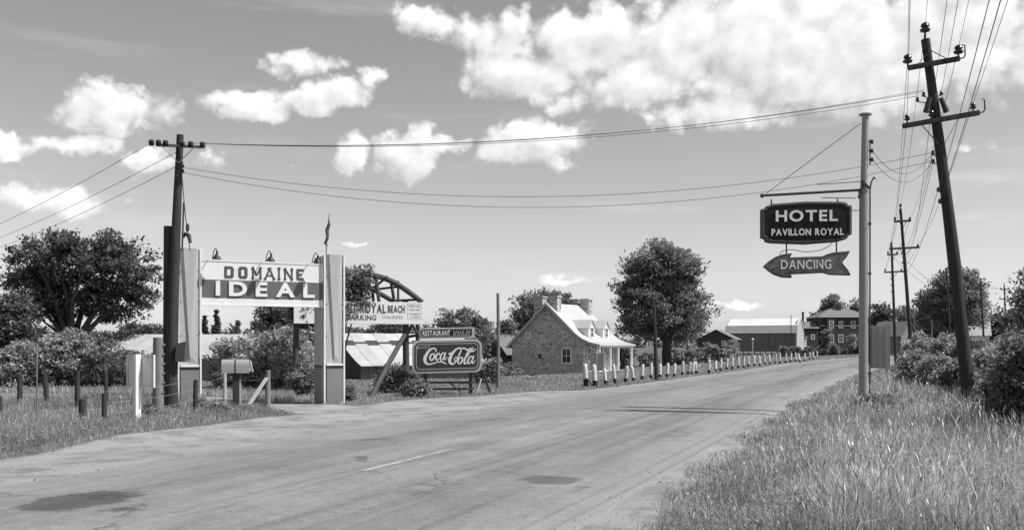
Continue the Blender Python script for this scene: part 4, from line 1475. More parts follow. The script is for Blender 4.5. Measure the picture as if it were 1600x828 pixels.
MB().tube([bp(655, 505, .15), bp(656, 560, .2), gnd(656, 35.2) - BB - Vector((0, 0, .2))], [.08, .085, .09], 8).build('post', M_LOG, t, True)
MB().tube([bp(636, 528, .12), bp(646, 505, .12)], .05, 6).build('knee_brace', M_LOG, t)
MB().tube([bp(657, 526, .12), bp(645, 505, .12)], .05, 6).build('knee_brace', M_LOG, t)
MB().tube([bp(634, 527, .25), bp(660, 523, .25)], .06, 6).build('tie_beam', M_LOG, t)
MB().tube([bp(470, 480, .2), gnd(468, 35.3) - BB - Vector((0, 0, .2))], [.1, .12], 8).build('post', M_LOG, t, True)

t = thing('beach_sign', 'long white board sign with dark block lettering below the log arch', 'sign', BB, R(18))
z0 = bp(600, 505).z; z1 = bp(600, 472.5).z
xl, xr = bp(462, 0).x, bp(660, 0).x
bd = MB().bx(xl, xr, -.22, -.14, z0, z1).build('board', M_WHITE, t)
MB().bx(xl, xr + .02, -.235, -.13, z0 - .04, z0 - .001).build('bottom_rail', M_WHITEOLD, bd)
X = lambda px: bp(px, 0).x
Zz = lambda py: bp(0, py).z
letters(bd, 'MONT-ROYAL', X(523), X(601), Zz(490), Zz(476.5), -.221, .008, M_DKLETTER, .03, .07)
letters(bd, 'BEACH', X(604), X(630.5), Zz(489), Zz(478), -.221, .008, M_DKLETTER, .03, .08)
letters(bd, 'PARKING', X(541), X(586), Zz(500.5), Zz(493), -.221, .008, M_DKLETTER, .012, .12)
letters(bd, 'CHALOUPES', X(595), X(627), Zz(498), Zz(493.5), -.221, .006, mat('faint_letter', .34, .6, .1, 8), .012, .2, single=True, name='lettering')
ml = mat('faint_letter', .34)
letters(bd, 'TERRAIN', X(636), X(654), Zz(480), Zz(477), -.221, .006, ml, .012, .2, single=True, name='lettering')
letters(bd, 'POUR NUIT', X(637), X(655), Zz(485.5), Zz(482.5), -.221, .006, ml, .012, .2, single=True, name='lettering')
letters(bd, 'CAMPS', X(637), X(655), Zz(492), Zz(489), -.221, .006, ml, .012, .2, single=True, name='lettering')
letters(bd, 'A LOUER', X(639), X(654), Zz(496.5), Zz(493.8), -.221, .006, ml, .012, .2, single=True, name='lettering')
fr = MB()
for (a_, b_, c_, d_) in ((634.5, 635, 475.5, 499), (656.5, 657, 475.5, 499), (634.5, 657, 475, 475.6), (634.5, 657, 498.6, 499.2)):
    fr.bx(X(a_), X(b_), -.224, -.2202, Zz(d_), Zz(c_))
fr.build('ruled_border', ml, bd)

# vine smothering the near half of the arch and board end
rng = np.random.default_rng(31)
t = thing('climbing_vine', 'dense dark vine smothering the log arch beside the gateway pillar', 'vine', gnd(520, 35))
vb = Vector(t.location)
def vl(px, py, rx, rz_, dy=-.45):
    p = W(px, py, BD + dy) - vb
    return (p.x, p.y, p.z, rx / F * BD, rx / F * BD * .8, rz_ / F * BD)
V, T, _c = foliage(rng, [vl(560, 440, 20, 24), vl(545, 448, 26, 28), vl(528, 450, 30, 30), vl(505, 470, 34, 28), vl(470, 468, 30, 22), vl(480, 495, 30, 16), vl(556, 470, 14, 12)],
                  240, 48, .34, .14, .6, .35, .4)
o = bpy.data.objects.new('foliage', np_mesh('foliage', V, 4, M_LEAF, T)); COL.objects.link(o); o.parent = t
V, T, _c = foliage(rng, [vl(548, 482, 6, 10, -1.0), vl(543, 494, 4, 9, -1.0), vl(475, 490, 12, 12, -1.2), vl(568, 474, 14, 3, -.7), vl(549, 506, 4, 6, -.9)], 22, 22, .16, .11, .6, .3, .3)
o = bpy.data.objects.new('trailing_sprays', np_mesh('trailing_sprays', V, 4, M_LEAF, T)); COL.objects.link(o); o.parent = t
mb = MB()
for k in range(5):
    p0 = Vector((rng.normal() * .2, .3, -.1)); e = W(510 + k * 14, 470 - k * 6, BD + .3) - vb
    mb.tube([p0, p0.lerp(e, .5) + Vector((rng.normal() * .15, .1, 0)), e], [.05, .035, .02], 6)
mb.build('stem', M_BARK, t)

# ================================================================== SOFT DRINK AND RESTAURANT SIGN
CD = 33.6
CB = gnd(699, CD)
t = thing('drink_sign', 'dark enamel drink advertisement with white script lettering and rounded pale frame', 'sign', CB, R(6))


def cz(x, z):
    """crop coordinates (6.37 per px from 630,490) to local metres; the sign hangs about one degree out of level"""
    lx = (630 + x / 6.37 - 699) / F * CD / math.cos(R(6)); lz = CH + (HY - (490 + z / 6.37)) / F * CD - CB.z
    return lx, lz


def rrect(x0, x1, z0, z1, r, tilt=.022, n=5):
    out = []
    for cx_, cz_, a0 in ((x1 - r, z1 - r, 0), (x0 + r, z1 - r, 90), (x0 + r, z0 + r, 180), (x1 - r, z0 + r, 270)):
        for k in range(n + 1):
            a_ = R(a0 + 90 * k / n)
            out.append((cx_ + r * math.cos(a_), cz_ + r * math.sin(a_)))
    return [(x, z + tilt * x) for x, z in out]


ax_, az_ = cz(92, 588); bx__, bz_ = cz(782, 258)
fr = MB().prism(rrect(ax_, bx__, az_, bz_, .24), -.06, .16).build('frame', M_PILLAR, t)
k = .085
fc = MB().prism(rrect(ax_ + k, bx__ - k, az_ + k, bz_ - k, .17), -.075, -.059).build('face', M_SIGNRED, t)
bd1 = MB(); r1 = rrect(ax_ + k + .05, bx__ - k - .05, az_ + k + .05, bz_ - k - .05, .14); r2 = rrect(ax_ + k + .075, bx__ - k - .075, az_ + k + .075, bz_ - k - .075, .12)
for i in range(len(r1)):
    j = (i + 1) % len(r1)
    bd1.add([(r1[i][0], -.079, r1[i][1]), (r1[j][0], -.079, r1[j][1]), (r2[j][0], -.079, r2[j][1]), (r2[i][0], -.079, r2[i][1])], [(0, 1, 2, 3)])
bd1.build('border_line', M_GREYLET, fc)
M_SCRIPT = mat('script_white', .64, .5, .08, 6)
STROKES = {
    'C1': [[(322, 385, 5), (326, 362, 13), (312, 345, 14), (280, 350, 16), (245, 385, 24), (220, 435, 30), (222, 480, 26), (250, 500, 16), (295, 494, 11), (345, 480, 10), (385, 478, 14), (412, 490, 12), (436, 500, 2)]],
    'o1': [[(296, 394, 12), (276, 412, 17), (268, 446, 17), (282, 463, 12), (302, 446, 16), (312, 412, 16), (296, 394, 12)]],
    'c1': [[(362, 412, 10), (354, 392, 12), (336, 404, 15), (324, 438, 17), (336, 462, 13), (362, 440, 6)]],
    'a1': [[(414, 398, 8), (396, 390, 12), (376, 412, 16), (370, 446, 15), (382, 460, 11), (404, 432, 7)], [(422, 384, 12), (408, 428, 16), (410, 456, 13), (428, 444, 7), (440, 428, 3)]],
    'dash': [[(452, 404, 12), (462, 394, 15), (472, 386, 10)]],
    'C2': [[(512, 440, 8), (506, 462, 10), (520, 468, 10), (538, 440, 12), (566, 384, 14), (574, 352, 13), (558, 342, 13), (522, 356, 17), (484, 400, 26), (462, 455, 30), (470, 492, 24), (500, 496, 14), (530, 462, 8), (526, 430, 7), (512, 440, 6)]],
    'o2': [[(572, 428, 11), (552, 446, 16), (542, 480, 16), (556, 498, 11), (578, 480, 15), (588, 446, 15), (572, 428, 11)]],
    'l2': [[(596, 478, 5), (630, 430, 8), (668, 368, 12), (672, 346, 9), (656, 350, 12), (628, 412, 18), (606, 472, 19), (612, 498, 13), (634, 478, 5)]],
    'a2': [[(690, 432, 8), (672, 424, 12), (650, 446, 16), (640, 482, 15), (654, 496, 11), (680, 462, 7)], [(700, 416, 12), (684, 464, 16), (686, 494, 13), (706, 478, 7), (716, 458, 3)]],
    'swash': [[(552, 352, 4), (580, 344, 12), (612, 346, 15), (645, 366, 15), (676, 374, 13), (704, 366, 10), (726, 346, 3)], [(650, 372, 4), (672, 356, 8), (690, 338, 8), (694, 350, 7), (676, 372, 4)]],
}
e = 0
for key, strokes in STROKES.items():
    mb = MB()
    for stq in strokes:
        pts = [(cz(x, z)[0], cz(x, z)[1], w * 1.05 / 6.37 / F * CD) for x, z, w in stq]
        ribbon(mb, pts, -.081 - e * .0012); e += 1
    mb.build('script_letter', M_SCRIPT, fc)
x0, z0 = cz(140, 352); x1, z1 = cz(268, 322)
letters(fc, 'BUVEZ', x0, x1, z0, z1, -.0755, .006, M_GREYLET, .012, .14, slope=.022)
# restaurant panel above
ax_, az_ = cz(170, 262); bx__, bz_ = cz(708, 138)
fr2 = MB().prism(rrect(ax_, bx__, az_ + .05, bz_, .05), -.05, .15).build('upper_frame', M_PILLAR, t)
f2 = MB().prism(rrect(ax_ + .05, bx__ - .09, az_ + .14, bz_ - .06, .02), -.064, -.0501).build('upper_face', M_SIGNDARK, fr2)
x0, z0 = cz(196, 222); x1, z1 = cz(466, 172)
letters(f2, 'RESTAURANT', x0, x1, z0, z1, -.0645, .008, M_PALELET, .012, .12, slope=.022)
x0, z0 = cz(497, 194); x1, z1 = cz(668, 168)
letters(f2, 'SALLE DE', x0, x1, z0, z1, -.0645, .006, M_GREYLET, .012, .14, slope=.022, single=True, name='lettering')
x0, z0 = cz(497, 220); x1, z1 = cz(660, 198)
letters(f2, 'DANSE', x0, x1, z0, z1, -.0645, .006, M_GREYLET, .012, .2, slope=.022, single=True, name='lettering')
# timber stand
for px_ in (665, 736):
    x = (px_ - 699) / F * CD
    MB().bx(x - .06, x + .06, .17, .29, -.3, 1.35).build('leg', M_BOARDDK, t)
for z in (.28, .05):
    MB().bx(-.78, .95, .13, .169, z + .1, z + .17).build('rail', M_BOARDDK, t)
MB().beam((.05, .12, .45), (.55, .1, .0), .09, .05).build('strut', M_BOARDDK, t)
MB().beam((1.28, .25, .75), (1.62, .5, -.2), .06).build('strut', M_BLACK, t)
MB().beam((1.2, .2, .55), (1.0, .1, -.1), .05).build('strut', M_WOODPALE, t)

# ================================================================== LONE POLES
t = thing('bare_pole', 'bare grey pole standing alone left of the stone house', 'pole', gnd(778, 38))
MB().tube([(0, 0, -.3), (.02, 0, 2.0), (0, 0, CH + (HY - 458) / F * 38 - t.location.z)], [.075, .07, .06], 10).build('shaft', M_WOODGREY, t, True)
t = thing('bare_pole', 'thin dark leaning pole in front of the large maple trunk', 'pole', gnd(1026, 48))
MB().tube([(0, 0, -.3), (-.12, 0, CH + (HY - 480) / F * 48 - t.location.z)], [.11, .07], 10).build('shaft', M_WOODPOLE, t, True)
MB().bx(-.22, -.14, -.06, .0, 3.2, 3.4).build('bracket', M_IRON, t)
t = thing('bare_pole', 'pale post with small lamp before the dark barn wall', 'pole', gnd(1176, 130))
MB().tube([(0, 0, -.2), (0, 0, 2.6)], [.08, .07], 8).build('shaft', M_WOODPALE, t)
MB().lathe([(.08, 0), (.16, .05), (.16, .2), (.05, .28)], 8, (0, 0, 2.6)).build('lamp_head', M_WHITE, t)

# ================================================================== NOTICE BOARD, FENCE POSTS, MAILBOX (left verge)
t = thing('white_signpost', 'white square post backed by a framed grey board near the gateway pole', 'signpost', gnd(214, 20.9), R(-27))
MB().bx(-.05, .05, -.075, .075, -.2, 1.5).build('post', M_WHITE, t, bevel=.006)
MB().bx(-.42, .42, .09, .12, .78, 1.49).build('board', M_WHITE, t)
f = MB()
for (a_, b_, c_, d_) in ((-.42, -.35, .78, 1.49), (.35, .42, .78, 1.49), (-.35, .35, 1.42, 1.49), (-.35, .35, .78, .85)):
    f.bx(a_, b_, .076, .089, c_, d_)
f.build('board_frame', M_WHITEOLD, t)


def log_post(label, px, d, h, r, m, knots=0, name='fence_post', lean=(0, 0), seed=0, group=None, flat=False):
    b = gnd(px, d)
    t = thing(name, label, 'post', b, 0, group)
    rng = np.random.default_rng(seed + abs(int(px)))
    pts = [Vector((0, 0, -.3)), Vector((lean[0] * .5 + rng.normal() * .01, lean[1] * .5, h * .5)), Vector((lean[0], lean[1], h))]
    c, rr = log_tube(pts, r * 1.05, r * .9, seed=seed + abs(int(px)), rings=8)
    mb = MB().tube(c, rr, 12)
    mb.build('shaft', m, t, True)
    for k in range(knots):
        a_ = rng.uniform(-.6, .6); z = h * (.3 + .6 * k / max(1, knots - 1))
        p = Vector((math.cos(a_) * r, -abs(math.sin(a_)) * r, z))
        MB().lathe([(.001, -.03), (.03, -.02), (.035, 0), (.02, .04), (.001, .05)], 7, p, Matrix.Rotation(R(60), 3, 'Y')).build('knot', m, t, True)
    return t


log_post('thick knotty grey log post beside the gateway pole', 247, 22.4, 1.84, .125, M_WOODGREY, 6, 'log_post')
log_post('thin dark fence post in the weeds beneath the gateway pillar', 306, 22.6, .85, .06, M_WOODPOLE)
log_post('short thin dark fence post left of the white signpost', 163, 20.2, .72, .055, M_WOODPOLE)
log_post('stubby thick dark fence post stump in the grass', 129, 21.3, .50, .085, M_WOODPOLE)
log_post('grey fence post behind the stubby stump', 121, 25.5, 1.02, .065, M_WOODPOLE)
log_post('dark fence post leaning slightly beside the lane', 167, 25.3, 1.02, .055, M_WOODPOLE, lean=(-.05, 0))
log_post('leftmost dark fence post by the lane bushes', 30, 26.5, .95, .07, M_WOODPOLE)
log_post('dark fence post under the pale roadside bush', 74, 26.3, .95, .07, M_WOODPOLE, lean=(-.08, 0))
log_post('cut-off fence post at the very edge of the grass', -2, 22.2, .55, .08, M_WOODPOLE)
log_post('slender upright stick rising from the verge grass', 58, 21.0, 1.75, .018, M_WOODGREY, name='stick')
log_post('pale weathered fence post left of the mailbox', 351, 26.6, 1.05, .055, M_WOODPALE)
log_post('corner fence post propped by the pale brace board', 419, 26.0, 1.08, .075, M_WOODGREY)
for k, (a_, b_) in enumerate((((306, 22.6), (351, 26.6)), ((351, 26.6), (419, 26.0)), ((163, 20.2), (306, 22.6)), ((129, 21.3), (163, 20.2)))):
    for j, z in enumerate((.28, .52, .75)):
        A = gnd(*a_) + Vector((0, 0, z)); B = gnd(*b_) + Vector((0, 0, z + .1))
        w = MB().tube([(B - A) * (i / 6) - Vector((0, 0, .05 * math.sin(math.pi * i / 6))) for i in range(7)], .0035, 4, False).build('fence_wire', M_PIPE)
        w.location = A
        tag(w, ('lowest', 'middle', 'top')[j] + ' slack fence wire ' + ('from thin post to pale post by the mailbox', 'from pale post to the braced corner post', 'from short post to the thin post beneath the pillar', 'from stubby stump to the short thin post')[k], 'wire', 'slack wires of the verge fence')

t = thing('brace_board', 'pale plank slanting against the corner fence post', 'plank', gnd(379, 24.8))
e_ = W(416.5, 590, 25.6) - Vector(t.location)
MB().beam((0, 0, -.05), e_, .10, .04).build('plank', M_WOODPALE, t)
t = thing('ground_board', 'grey plank lying low behind the slanting brace board', 'plank', gnd(386, 26.0) + Vector((0, 0, .02)))
MB().bx(0, .62, -.04, .04, .04, .13).build('plank', M_WOODGREY, t)

t = thing('mailbox', 'metal barrel-top mailbox with strap on a wooden post', 'mailbox', gnd(369, 25.2), R(12))
MB().bx(-.085, .085, -.075, .075, -.3, 1.0).build('post', M_WOODPOLE, t, bevel=.01)
MB().bx(.086, .125, -.06, .06, -.3, .85).build('side_board', M_WOODPALE, t)
n = 9
prof = [(-.15, 0), (.15, 0), (.15, .2)] + [(.15 * math.cos(R(180 * k / n)), .2 + .16 * math.sin(R(180 * k / n))) for k in range(1, n)] + [(-.15, .2)]
mb = MB()
vs = [(-.36, y, 1.0 + z) for y, z in prof] + [(.34, y, 1.0 + z) for y, z in prof]
N = len(prof)
mb.add(vs, [tuple(range(N)), tuple(range(2 * N - 1, N - 1, -1))] + [(i, (i + 1) % N, N + (i + 1) % N, N + i) for i in range(N)])
bx_ = mb.build('box', M_PIPE, t, True)
st = MB(); pr2 = [(y * 1.05, (z - .15) * 1.04 + .15) for y, z in prof]
vs = [(-.03, y, 1.0 + z) for y, z in pr2] + [(.0, y, 1.0 + z) for y, z in pr2]
st.add(vs, [tuple(range(N)), tuple(range(2 * N - 1, N - 1, -1))] + [(i, (i + 1) % N, N + (i + 1) % N, N + i) for i in range(N)])
st.build('strap', M_BLACK, t)
MB().add([(.35, -.14, 1.32), (.35, .14, 1.32), (.42, .14, 1.02), (.42, -.14, 1.02), (.36, -.14, 1.34), (.36, .14, 1.34), (.44, .14, 1.03), (.44, -.14, 1.03)],
         [(0, 1, 2, 3), (4, 7, 6, 5), (0, 4, 5, 1), (1, 5, 6, 2), (2, 6, 7, 3), (3, 7, 4, 0)]).build('door', M_GALV, t)
MB().bx(.26, .40, -.12, -.06, 1.05, 1.3).build('newspaper', M_WHITE, t)

# ================================================================== GUARD POSTS
ORD = ['first', 'second', 'third', 'fourth', 'fifth', 'sixth', 'seventh', 'eighth', 'ninth', 'tenth', 'eleventh', 'twelfth', 'thirteenth', 'fourteenth',
       'fifteenth', 'sixteenth', 'seventeenth', 'eighteenth', 'nineteenth', 'twentieth'] + ['twenty-' + s for s in ('first', 'second', 'third', 'fourth', 'fifth', 'sixth', 'seventh', 'eighth', 'ninth')] + \
      ['thirtieth'] + ['thirty-' + s for s in ('first', 'second', 'third', 'fourth', 'fifth', 'sixth', 'seventh', 'eighth', 'ninth')] + ['fortieth']
GP = [(915.8, 604.6), (929.8, 603), (946.6, 601), (961, 599), (977, 597), (990, 596), (1003, 593.6), (1017, 592), (1031, 591), (1042, 590), (1053, 589), (1066, 586.5), (1074.5, 585), (1081, 585), (1088, 584),
      (1108, 583.4), (1117.6, 581), (1125.5, 580), (1134.7, 578), (1144, 577.2), (1153.5, 575.6), (1161.6, 575), (1169.5, 573.4), (1178.6, 572.2), (1187, 571), (1194.6, 570.4), (1203, 569.2), (1211, 568), (1219, 567.5), (1227.5, 567), (1235, 566),
      (1243, 565), (1250, 564.2), (1257, 563.4), (1265, 562.4), (1270, 562), (1277, 561.4)]
rng = np.random.default_rng(17)
POSTS = []
for i, (px, py) in enumerate(GP):
    d = 45.0
    for _ in range(30):
        z = float(gz((px - HX) / F * d, d)); d = (CH - z) * F / (py - HY)
    b = gnd(px, d)
    big = i < 2
    h = (.92 if big else .82) * (1 + rng.normal() * .05); r = .105 if big else .074 + rng.random() * .016
    t = thing('guard_post', ('thick white guard post with black base, %s of the roadside row' if big else 'white guard post with black base, %s along the roadside row') % ORD[i], 'guard post', b, rng.random() * 6, 'white guard posts along the road')
    t.rotation_euler = (rng.normal() * .075, rng.normal() * .085, rng.random() * 6)
    hb = h * (.36 if i == 0 else .26)
    MB().lathe([(r * 1.03, -.25), (r * 1.02, hb)], 12).build('black_base', M_BLACK, t, True)
    MB().lathe([(r, hb + .001), (r * .97, h * .8), (r * .93, h * .94), (r * .7, h * .99), (.001, h)], 12).build('shaft', M_WHITEOLD, t, True)
    POSTS.append(b + Vector((0, 0, h)))
for k, (i, px1, dy0, dy1) in enumerate(((0, 927, .38, 0), (14, 1097, .75, .1), (13, 1095, .1, .7), (15, 1116, .7, .1), (34, 1277, .75, .05))):
    a_ = POSTS[i]; A = Vector((a_.x, a_.y - .15, float(gz(a_.x, a_.y)) + dy0))
    bx2 = (px1 - HX) / F * a_.y; B = Vector((bx2, a_.y - .15, float(gz(bx2, a_.y)) + dy1))
    w = MB().beam(Vector((0, 0, 0)), B - A, .09, .05).build('fallen_rail', M_BLACK if k == 0 else M_WHITEOLD)
    w.location = A
    tag(w, ['black strut propping the first thick guard post', 'white broken rail slanting beside the fifteenth guard post', 'white broken rail crossing the slanting rail of the guard posts', 'white loose rail slanting beside the sixteenth guard post', 'white fallen rail near the far end of the guard posts'][k], 'rail', 'loose guard rails')

# far field fence
k = 0
for px in list(range(1098, 1345, 9)):
    d = 118 + (px - 1098) * .12 + rng.normal() * .6
    b = gnd(px, d)
    t = MB().tube([(0, 0, -.2), (rng.normal() * .05, 0, 1.15 + rng.random() * .25)], [.075, .06], 6).build('field_fence_post', M_WOODPOLE)
    t.location = b
    tag(t, '%s thin dark field fence post counted from the large maple' % ORD[k], 'post', 'dark posts of the far field fence'); k += 1
k = 0
for px in range(1052, 1130, 13):
    d = 92 + rng.normal()
    t = MB().tube([(0, 0, -.2), (rng.normal() * .05, 0, 1.2 + rng.random() * .2)], [.07, .055], 6).build('orchard_stake', M_WOODPOLE)
    t.location = gnd(px, d)
    tag(t, '%s dark stake in the flowering row right of the maple' % ORD[k], 'stake', 'stakes in the shrub row'); k += 1
# ================================================================== TREES
def px_lobes(px0, d, spec):
    """spec: (px, py, hw_px, hh_px, dy) -> lobes relative to the tree base at (px0, d)"""
    b = gnd(px0, d)
    out = []
    for (px, py, hw, hh, dy) in spec:
        p = W(px, py, d) - b
        out.append((p.x, dy, p.z, hw / F * d, hw / F * d * .9, hh / F * d))
    return out


# spreading elm on the left
tree('elm_tree', 'large dark spreading elm behind the long low shed', gnd(112, 62), px_lobes(112, 62, [
    (125, 410, 60, 45, 0), (60, 405, 48, 36, .5), (190, 410, 48, 40, -.5), (35, 440, 36, 32, 0), (215, 440, 36, 34, 0), (110, 455, 60, 38, .8), (70, 470, 40, 30, -1), (170, 470, 45, 34, 1),
    (110, 395, 45, 34, -1), (150, 385, 34, 28, 1), (85, 480, 36, 24, 0), (205, 470, 30, 24, 1)]), 2.5, .42, 430, 62, .75, .26, M_LEAFDK, .55, .2, .5, 16, seed=3)
# large maple
tree('maple_tree', 'tall full maple standing right of the stone house', gnd(1043, 98), px_lobes(1043, 98, [(1034 + (a_ - 1034) * .88, 458 + (b_ - 458) * .86, c_ * .82, d_ * .82, e_) for a_, b_, c_, d_, e_ in [
    (1033, 420, 58, 50, 0), (1030, 470, 76, 55, 0), (1035, 502, 72, 40, 0), (1000, 430, 40, 40, 1), (1068, 430, 40, 42, -1), (1085, 480, 36, 44, 0), (980, 480, 34, 40, 0), (1040, 395, 36, 30, 0),
    (1050, 522, 54, 26, 1), (995, 512, 40, 26, -1), (1090, 508, 30, 24, 1)]]), 3.2, .5, 440, 75, 1.05, .40, M_LEAF, .42, .45, .9, 14, seed=5, tvar=.28)
tree_px('yard_tree', 'bushy tree rising behind the stone house chimneys', 842, 104, 453, 520, 44, .25, 130, 60, 1.0, .42, seed=8, m=M_LEAF, spike=.9)
tree_px('yard_tree', 'smaller tree top peeking between the two chimney pairs', 884, 106, 456, 515, 20, .2, 50, 55, .8, .4, seed=9, m=M_LEAF, spike=.9)
tree_px('round_tree', 'rounded tree behind the drink advertisement sign', 722, 92, 482, 566, 50, .25, 170, 60, .8, .34, seed=10, m=M_LEAF)
tree_px('yard_tree', 'low pale tree left of the bare grey pole', 790, 96, 500, 560, 20, .15, 50, 50, .7, .34, seed=12, m=M_LEAF)
tree_px('background_tree', 'dark tree between arch and drink sign in the distance', 680, 110, 500, 570, 24, .2, 60, 50, .9, .42, seed=13, m=M_LEAFDK)
tree_px('background_tree', 'dark tree top behind the beach sign board', 600, 88, 500, 560, 48, .25, 110, 50, .9, .4, seed=14, m=M_LEAFDK)
tree_px('background_tree', 'dark tree under the gateway sign behind the big bush', 432, 64, 470, 560, 42, .25, 130, 60, .7, .3, seed=15, m=M_LEAFDK)
conifer('conifer_tree', 'dark conifer seen through the gateway, taller of two', 338, 84, 486, 560, 15, 21, 60, 40)
conifer('conifer_tree', 'dark conifer seen through the gateway, shorter of two', 320, 86, 492, 560, 12, 22, 50, 40)
conifer('conifer_tree', 'small pale conifer tip above the bush in the gateway', 372, 80, 500, 560, 10, 23, 40, 40, m=M_LEAF)
tree_px('background_tree', 'dark low tree right of the spreading elm', 225, 84, 500, 560, 40, .2, 90, 50, .8, .36, seed=16, m=M_LEAFDK)
tree_px('background_tree', 'dark tree at the picture edge below the elm', 12, 56, 452, 580, 42, .25, 150, 60, .7, .26, seed=17, m=M_LEAFDK)
# far right
tree_px('dense_tree', 'dense dark rounded tree behind the leaning pole', 1490, 115, 414, 545, 52, .35, 330, 60, 1.1, .42, seed=18, m=M_LEAF, spike=.8)
tree_px('background_tree', 'narrow dark tree left of the dense rounded tree', 1452, 120, 448, 540, 18, .2, 60, 55, 1.0, .42, seed=19, m=M_LEAFDK, spike=.8)
tree_px('background_tree', 'far tree with twin tops behind the brick house roof', 1300, 225, 456, 520, 17, .35, 70, 50, 1.6, .8, seed=20, m=M_LEAF, spike=.8)
tree_px('background_tree', 'small far tree beside the brick house chimney', 1340, 225, 468, 520, 11, .3, 40, 45, 1.4, .8, seed=24, m=M_LEAF, spike=.8)
tree_px('background_tree', 'far dark tree just right of the hotel sign pole', 1377, 165, 474, 545, 22, .3, 80, 50, 1.3, .6, seed=25, m=M_LEAFDK, spike=.7)
tree_px('background_tree', 'far pale tree beyond the second utility pole', 1416, 190, 474, 540, 26, .3, 80, 50, 1.5, .7, seed=26, m=M_LEAF)
tree_px('background_tree', 'far tree right of the white gabled roof', 1592, 120, 478, 545, 24, .25, 80, 50, 1.0, .45, seed=27, m=M_LEAF)
tree_px('background_tree', 'far tree cluster around the white gabled roof', 1556, 150, 486, 540, 26, .25, 70, 50, 1.2, .55, seed=28, m=M_LEAFDK)
tree_px('background_tree', 'low far tree left of the brick house roof', 1275, 230, 487, 525, 12, .25, 40, 40, 1.4, .8, seed=29, m=M_LEAFDK)
tree_px('young_tree', 'small round pale young tree in front of the barn', 1144, 112, 530, 560, 10, .08, 60, 40, .35, .22, seed=30, m=M_LEAFLT)


tree_px('young_tree', 'small dark young tree before the brick house windows', 1291, 150, 512, 548, 9, .08, 50, 40, .5, .3, seed=34, m=M_LEAF)
tree_px('young_tree', 'slight young tree at the brick house garden edge', 1330, 152, 520, 548, 8, .08, 40, 40, .45, .3, seed=35, m=M_LEAFLT)


def far_woods():
    rng = np.random.default_rng(77)
    lob = []
    for px in range(-500, 2200, 22):
        d = 300 + rng.normal() * 30
        b = gnd(px, d)
        h = rng.uniform(6, 11) if px < 900 or px > 1330 else rng.uniform(2.5, 5)
        if px < 860:
            h *= .75
        lob.append((b.x, b.y, b.z + h * .4, 5.5, 5, h * .55))
    V, T, _c = foliage(rng, lob, 1500, 30, 2.2, 1.3, .6, .4, .4)
    o = bpy.data.objects.new('far_woods', np_mesh('far_woods', V, 4, M_LEAFDK, T)); COL.objects.link(o)
    tag(o, 'distant dark band of woods along the horizon', 'woods', kind='stuff')


far_woods()

# ================================================================== BUSHES
def bush(label, px, d, ytop, hw, seed, m=None, ybot=None, ncl=110, per=55, rcl=.32, L=.13, name='bush', n=8, asp=.55, shell=.35, spike=.5, group=None):
    b = gnd(px, d)
    yb = ybot or (HY + (CH - b.z) * F / d)
    return tree_px(name, label, px, d, ytop, yb + .22 * (yb - ytop), hw, .05, ncl, per, rcl, L, seed=seed, m=m or M_LEAF, n=n, asp=asp, shell=shell, spike=spike, cat='bush', trunk_top=.25, limbs=7, group=group)


bush('big leafy bush filling the gateway opening', 425, 37, 508, 76, 41, M_LEAFLT, ncl=330, per=60, rcl=.4, L=.15)
bush('rounded bush left of the big gateway bush', 352, 39, 526, 34, 42, M_LEAFLT, ncl=110)
bush('bush at the foot of the far gateway pillar', 478, 34, 560, 26, 43, M_LEAF, ncl=70, L=.11)
bush('pale leafy bush under the elm at the lane', 38, 38, 530, 48, 44, M_LEAFLT, ncl=270)
bush('tall pale bush in the middle of the lane hedge', 110, 38.5, 512, 50, 45, M_LEAFLT, ncl=330)
bush('dark rounded bush right of the tall lane bush', 168, 38, 530, 42, 46, M_LEAF, ncl=250)
bush('low bush behind the white signpost', 222, 37, 548, 38, 47, M_LEAF, ncl=200)
bush('bush between gateway pole and pale pillar', 268, 38, 555, 26, 48, M_LEAF, ncl=90)
bush('dark bush at the picture edge behind the lane', -18, 39, 545, 36, 49, M_LEAFDK, ncl=120)
bush('dark bush under the beach sign strut', 622, 34.2, 566, 32, 50, M_LEAF, ncl=130, L=.12)
bush('low bush at the drink sign corner', 646, 32.6, 592, 18, 51, M_LEAF, ncl=50, L=.1)
bush('leafy bush between drink sign and bare pole', 765, 41, 556, 22, 52, M_LEAFLT, ncl=80, L=.14)
bush('shrub growing against the stone house left corner', 792, 60, 570, 26, 53, M_LEAF, ncl=70, L=.17)
bush('low pale weed heap on the lawn before the stone house', 832, 50, 590, 24, 54, M_LEAFLT, ncl=60, L=.1, rcl=.22)
bush('weed clump below the mailbox post', 340, 23.2, 625, 18, 55, M_LEAFLT, ncl=60, L=.07, rcl=.16, name='weed_clump')
bush('weed clump beside the dark meter box pole', 318, 24.6, 612, 12, 56, M_LEAFLT, ncl=36, L=.08, rcl=.16, name='weed_clump')
bush('weed clump between signpost and log post', 230, 21.8, 632, 14, 57, M_LEAF, ncl=36, L=.08, rcl=.16, name='weed_clump')
bush('weed clump at the far pillar foot', 545, 29.5, 600, 12, 58, M_LEAF, ncl=30, L=.08, rcl=.16, name='weed_clump')
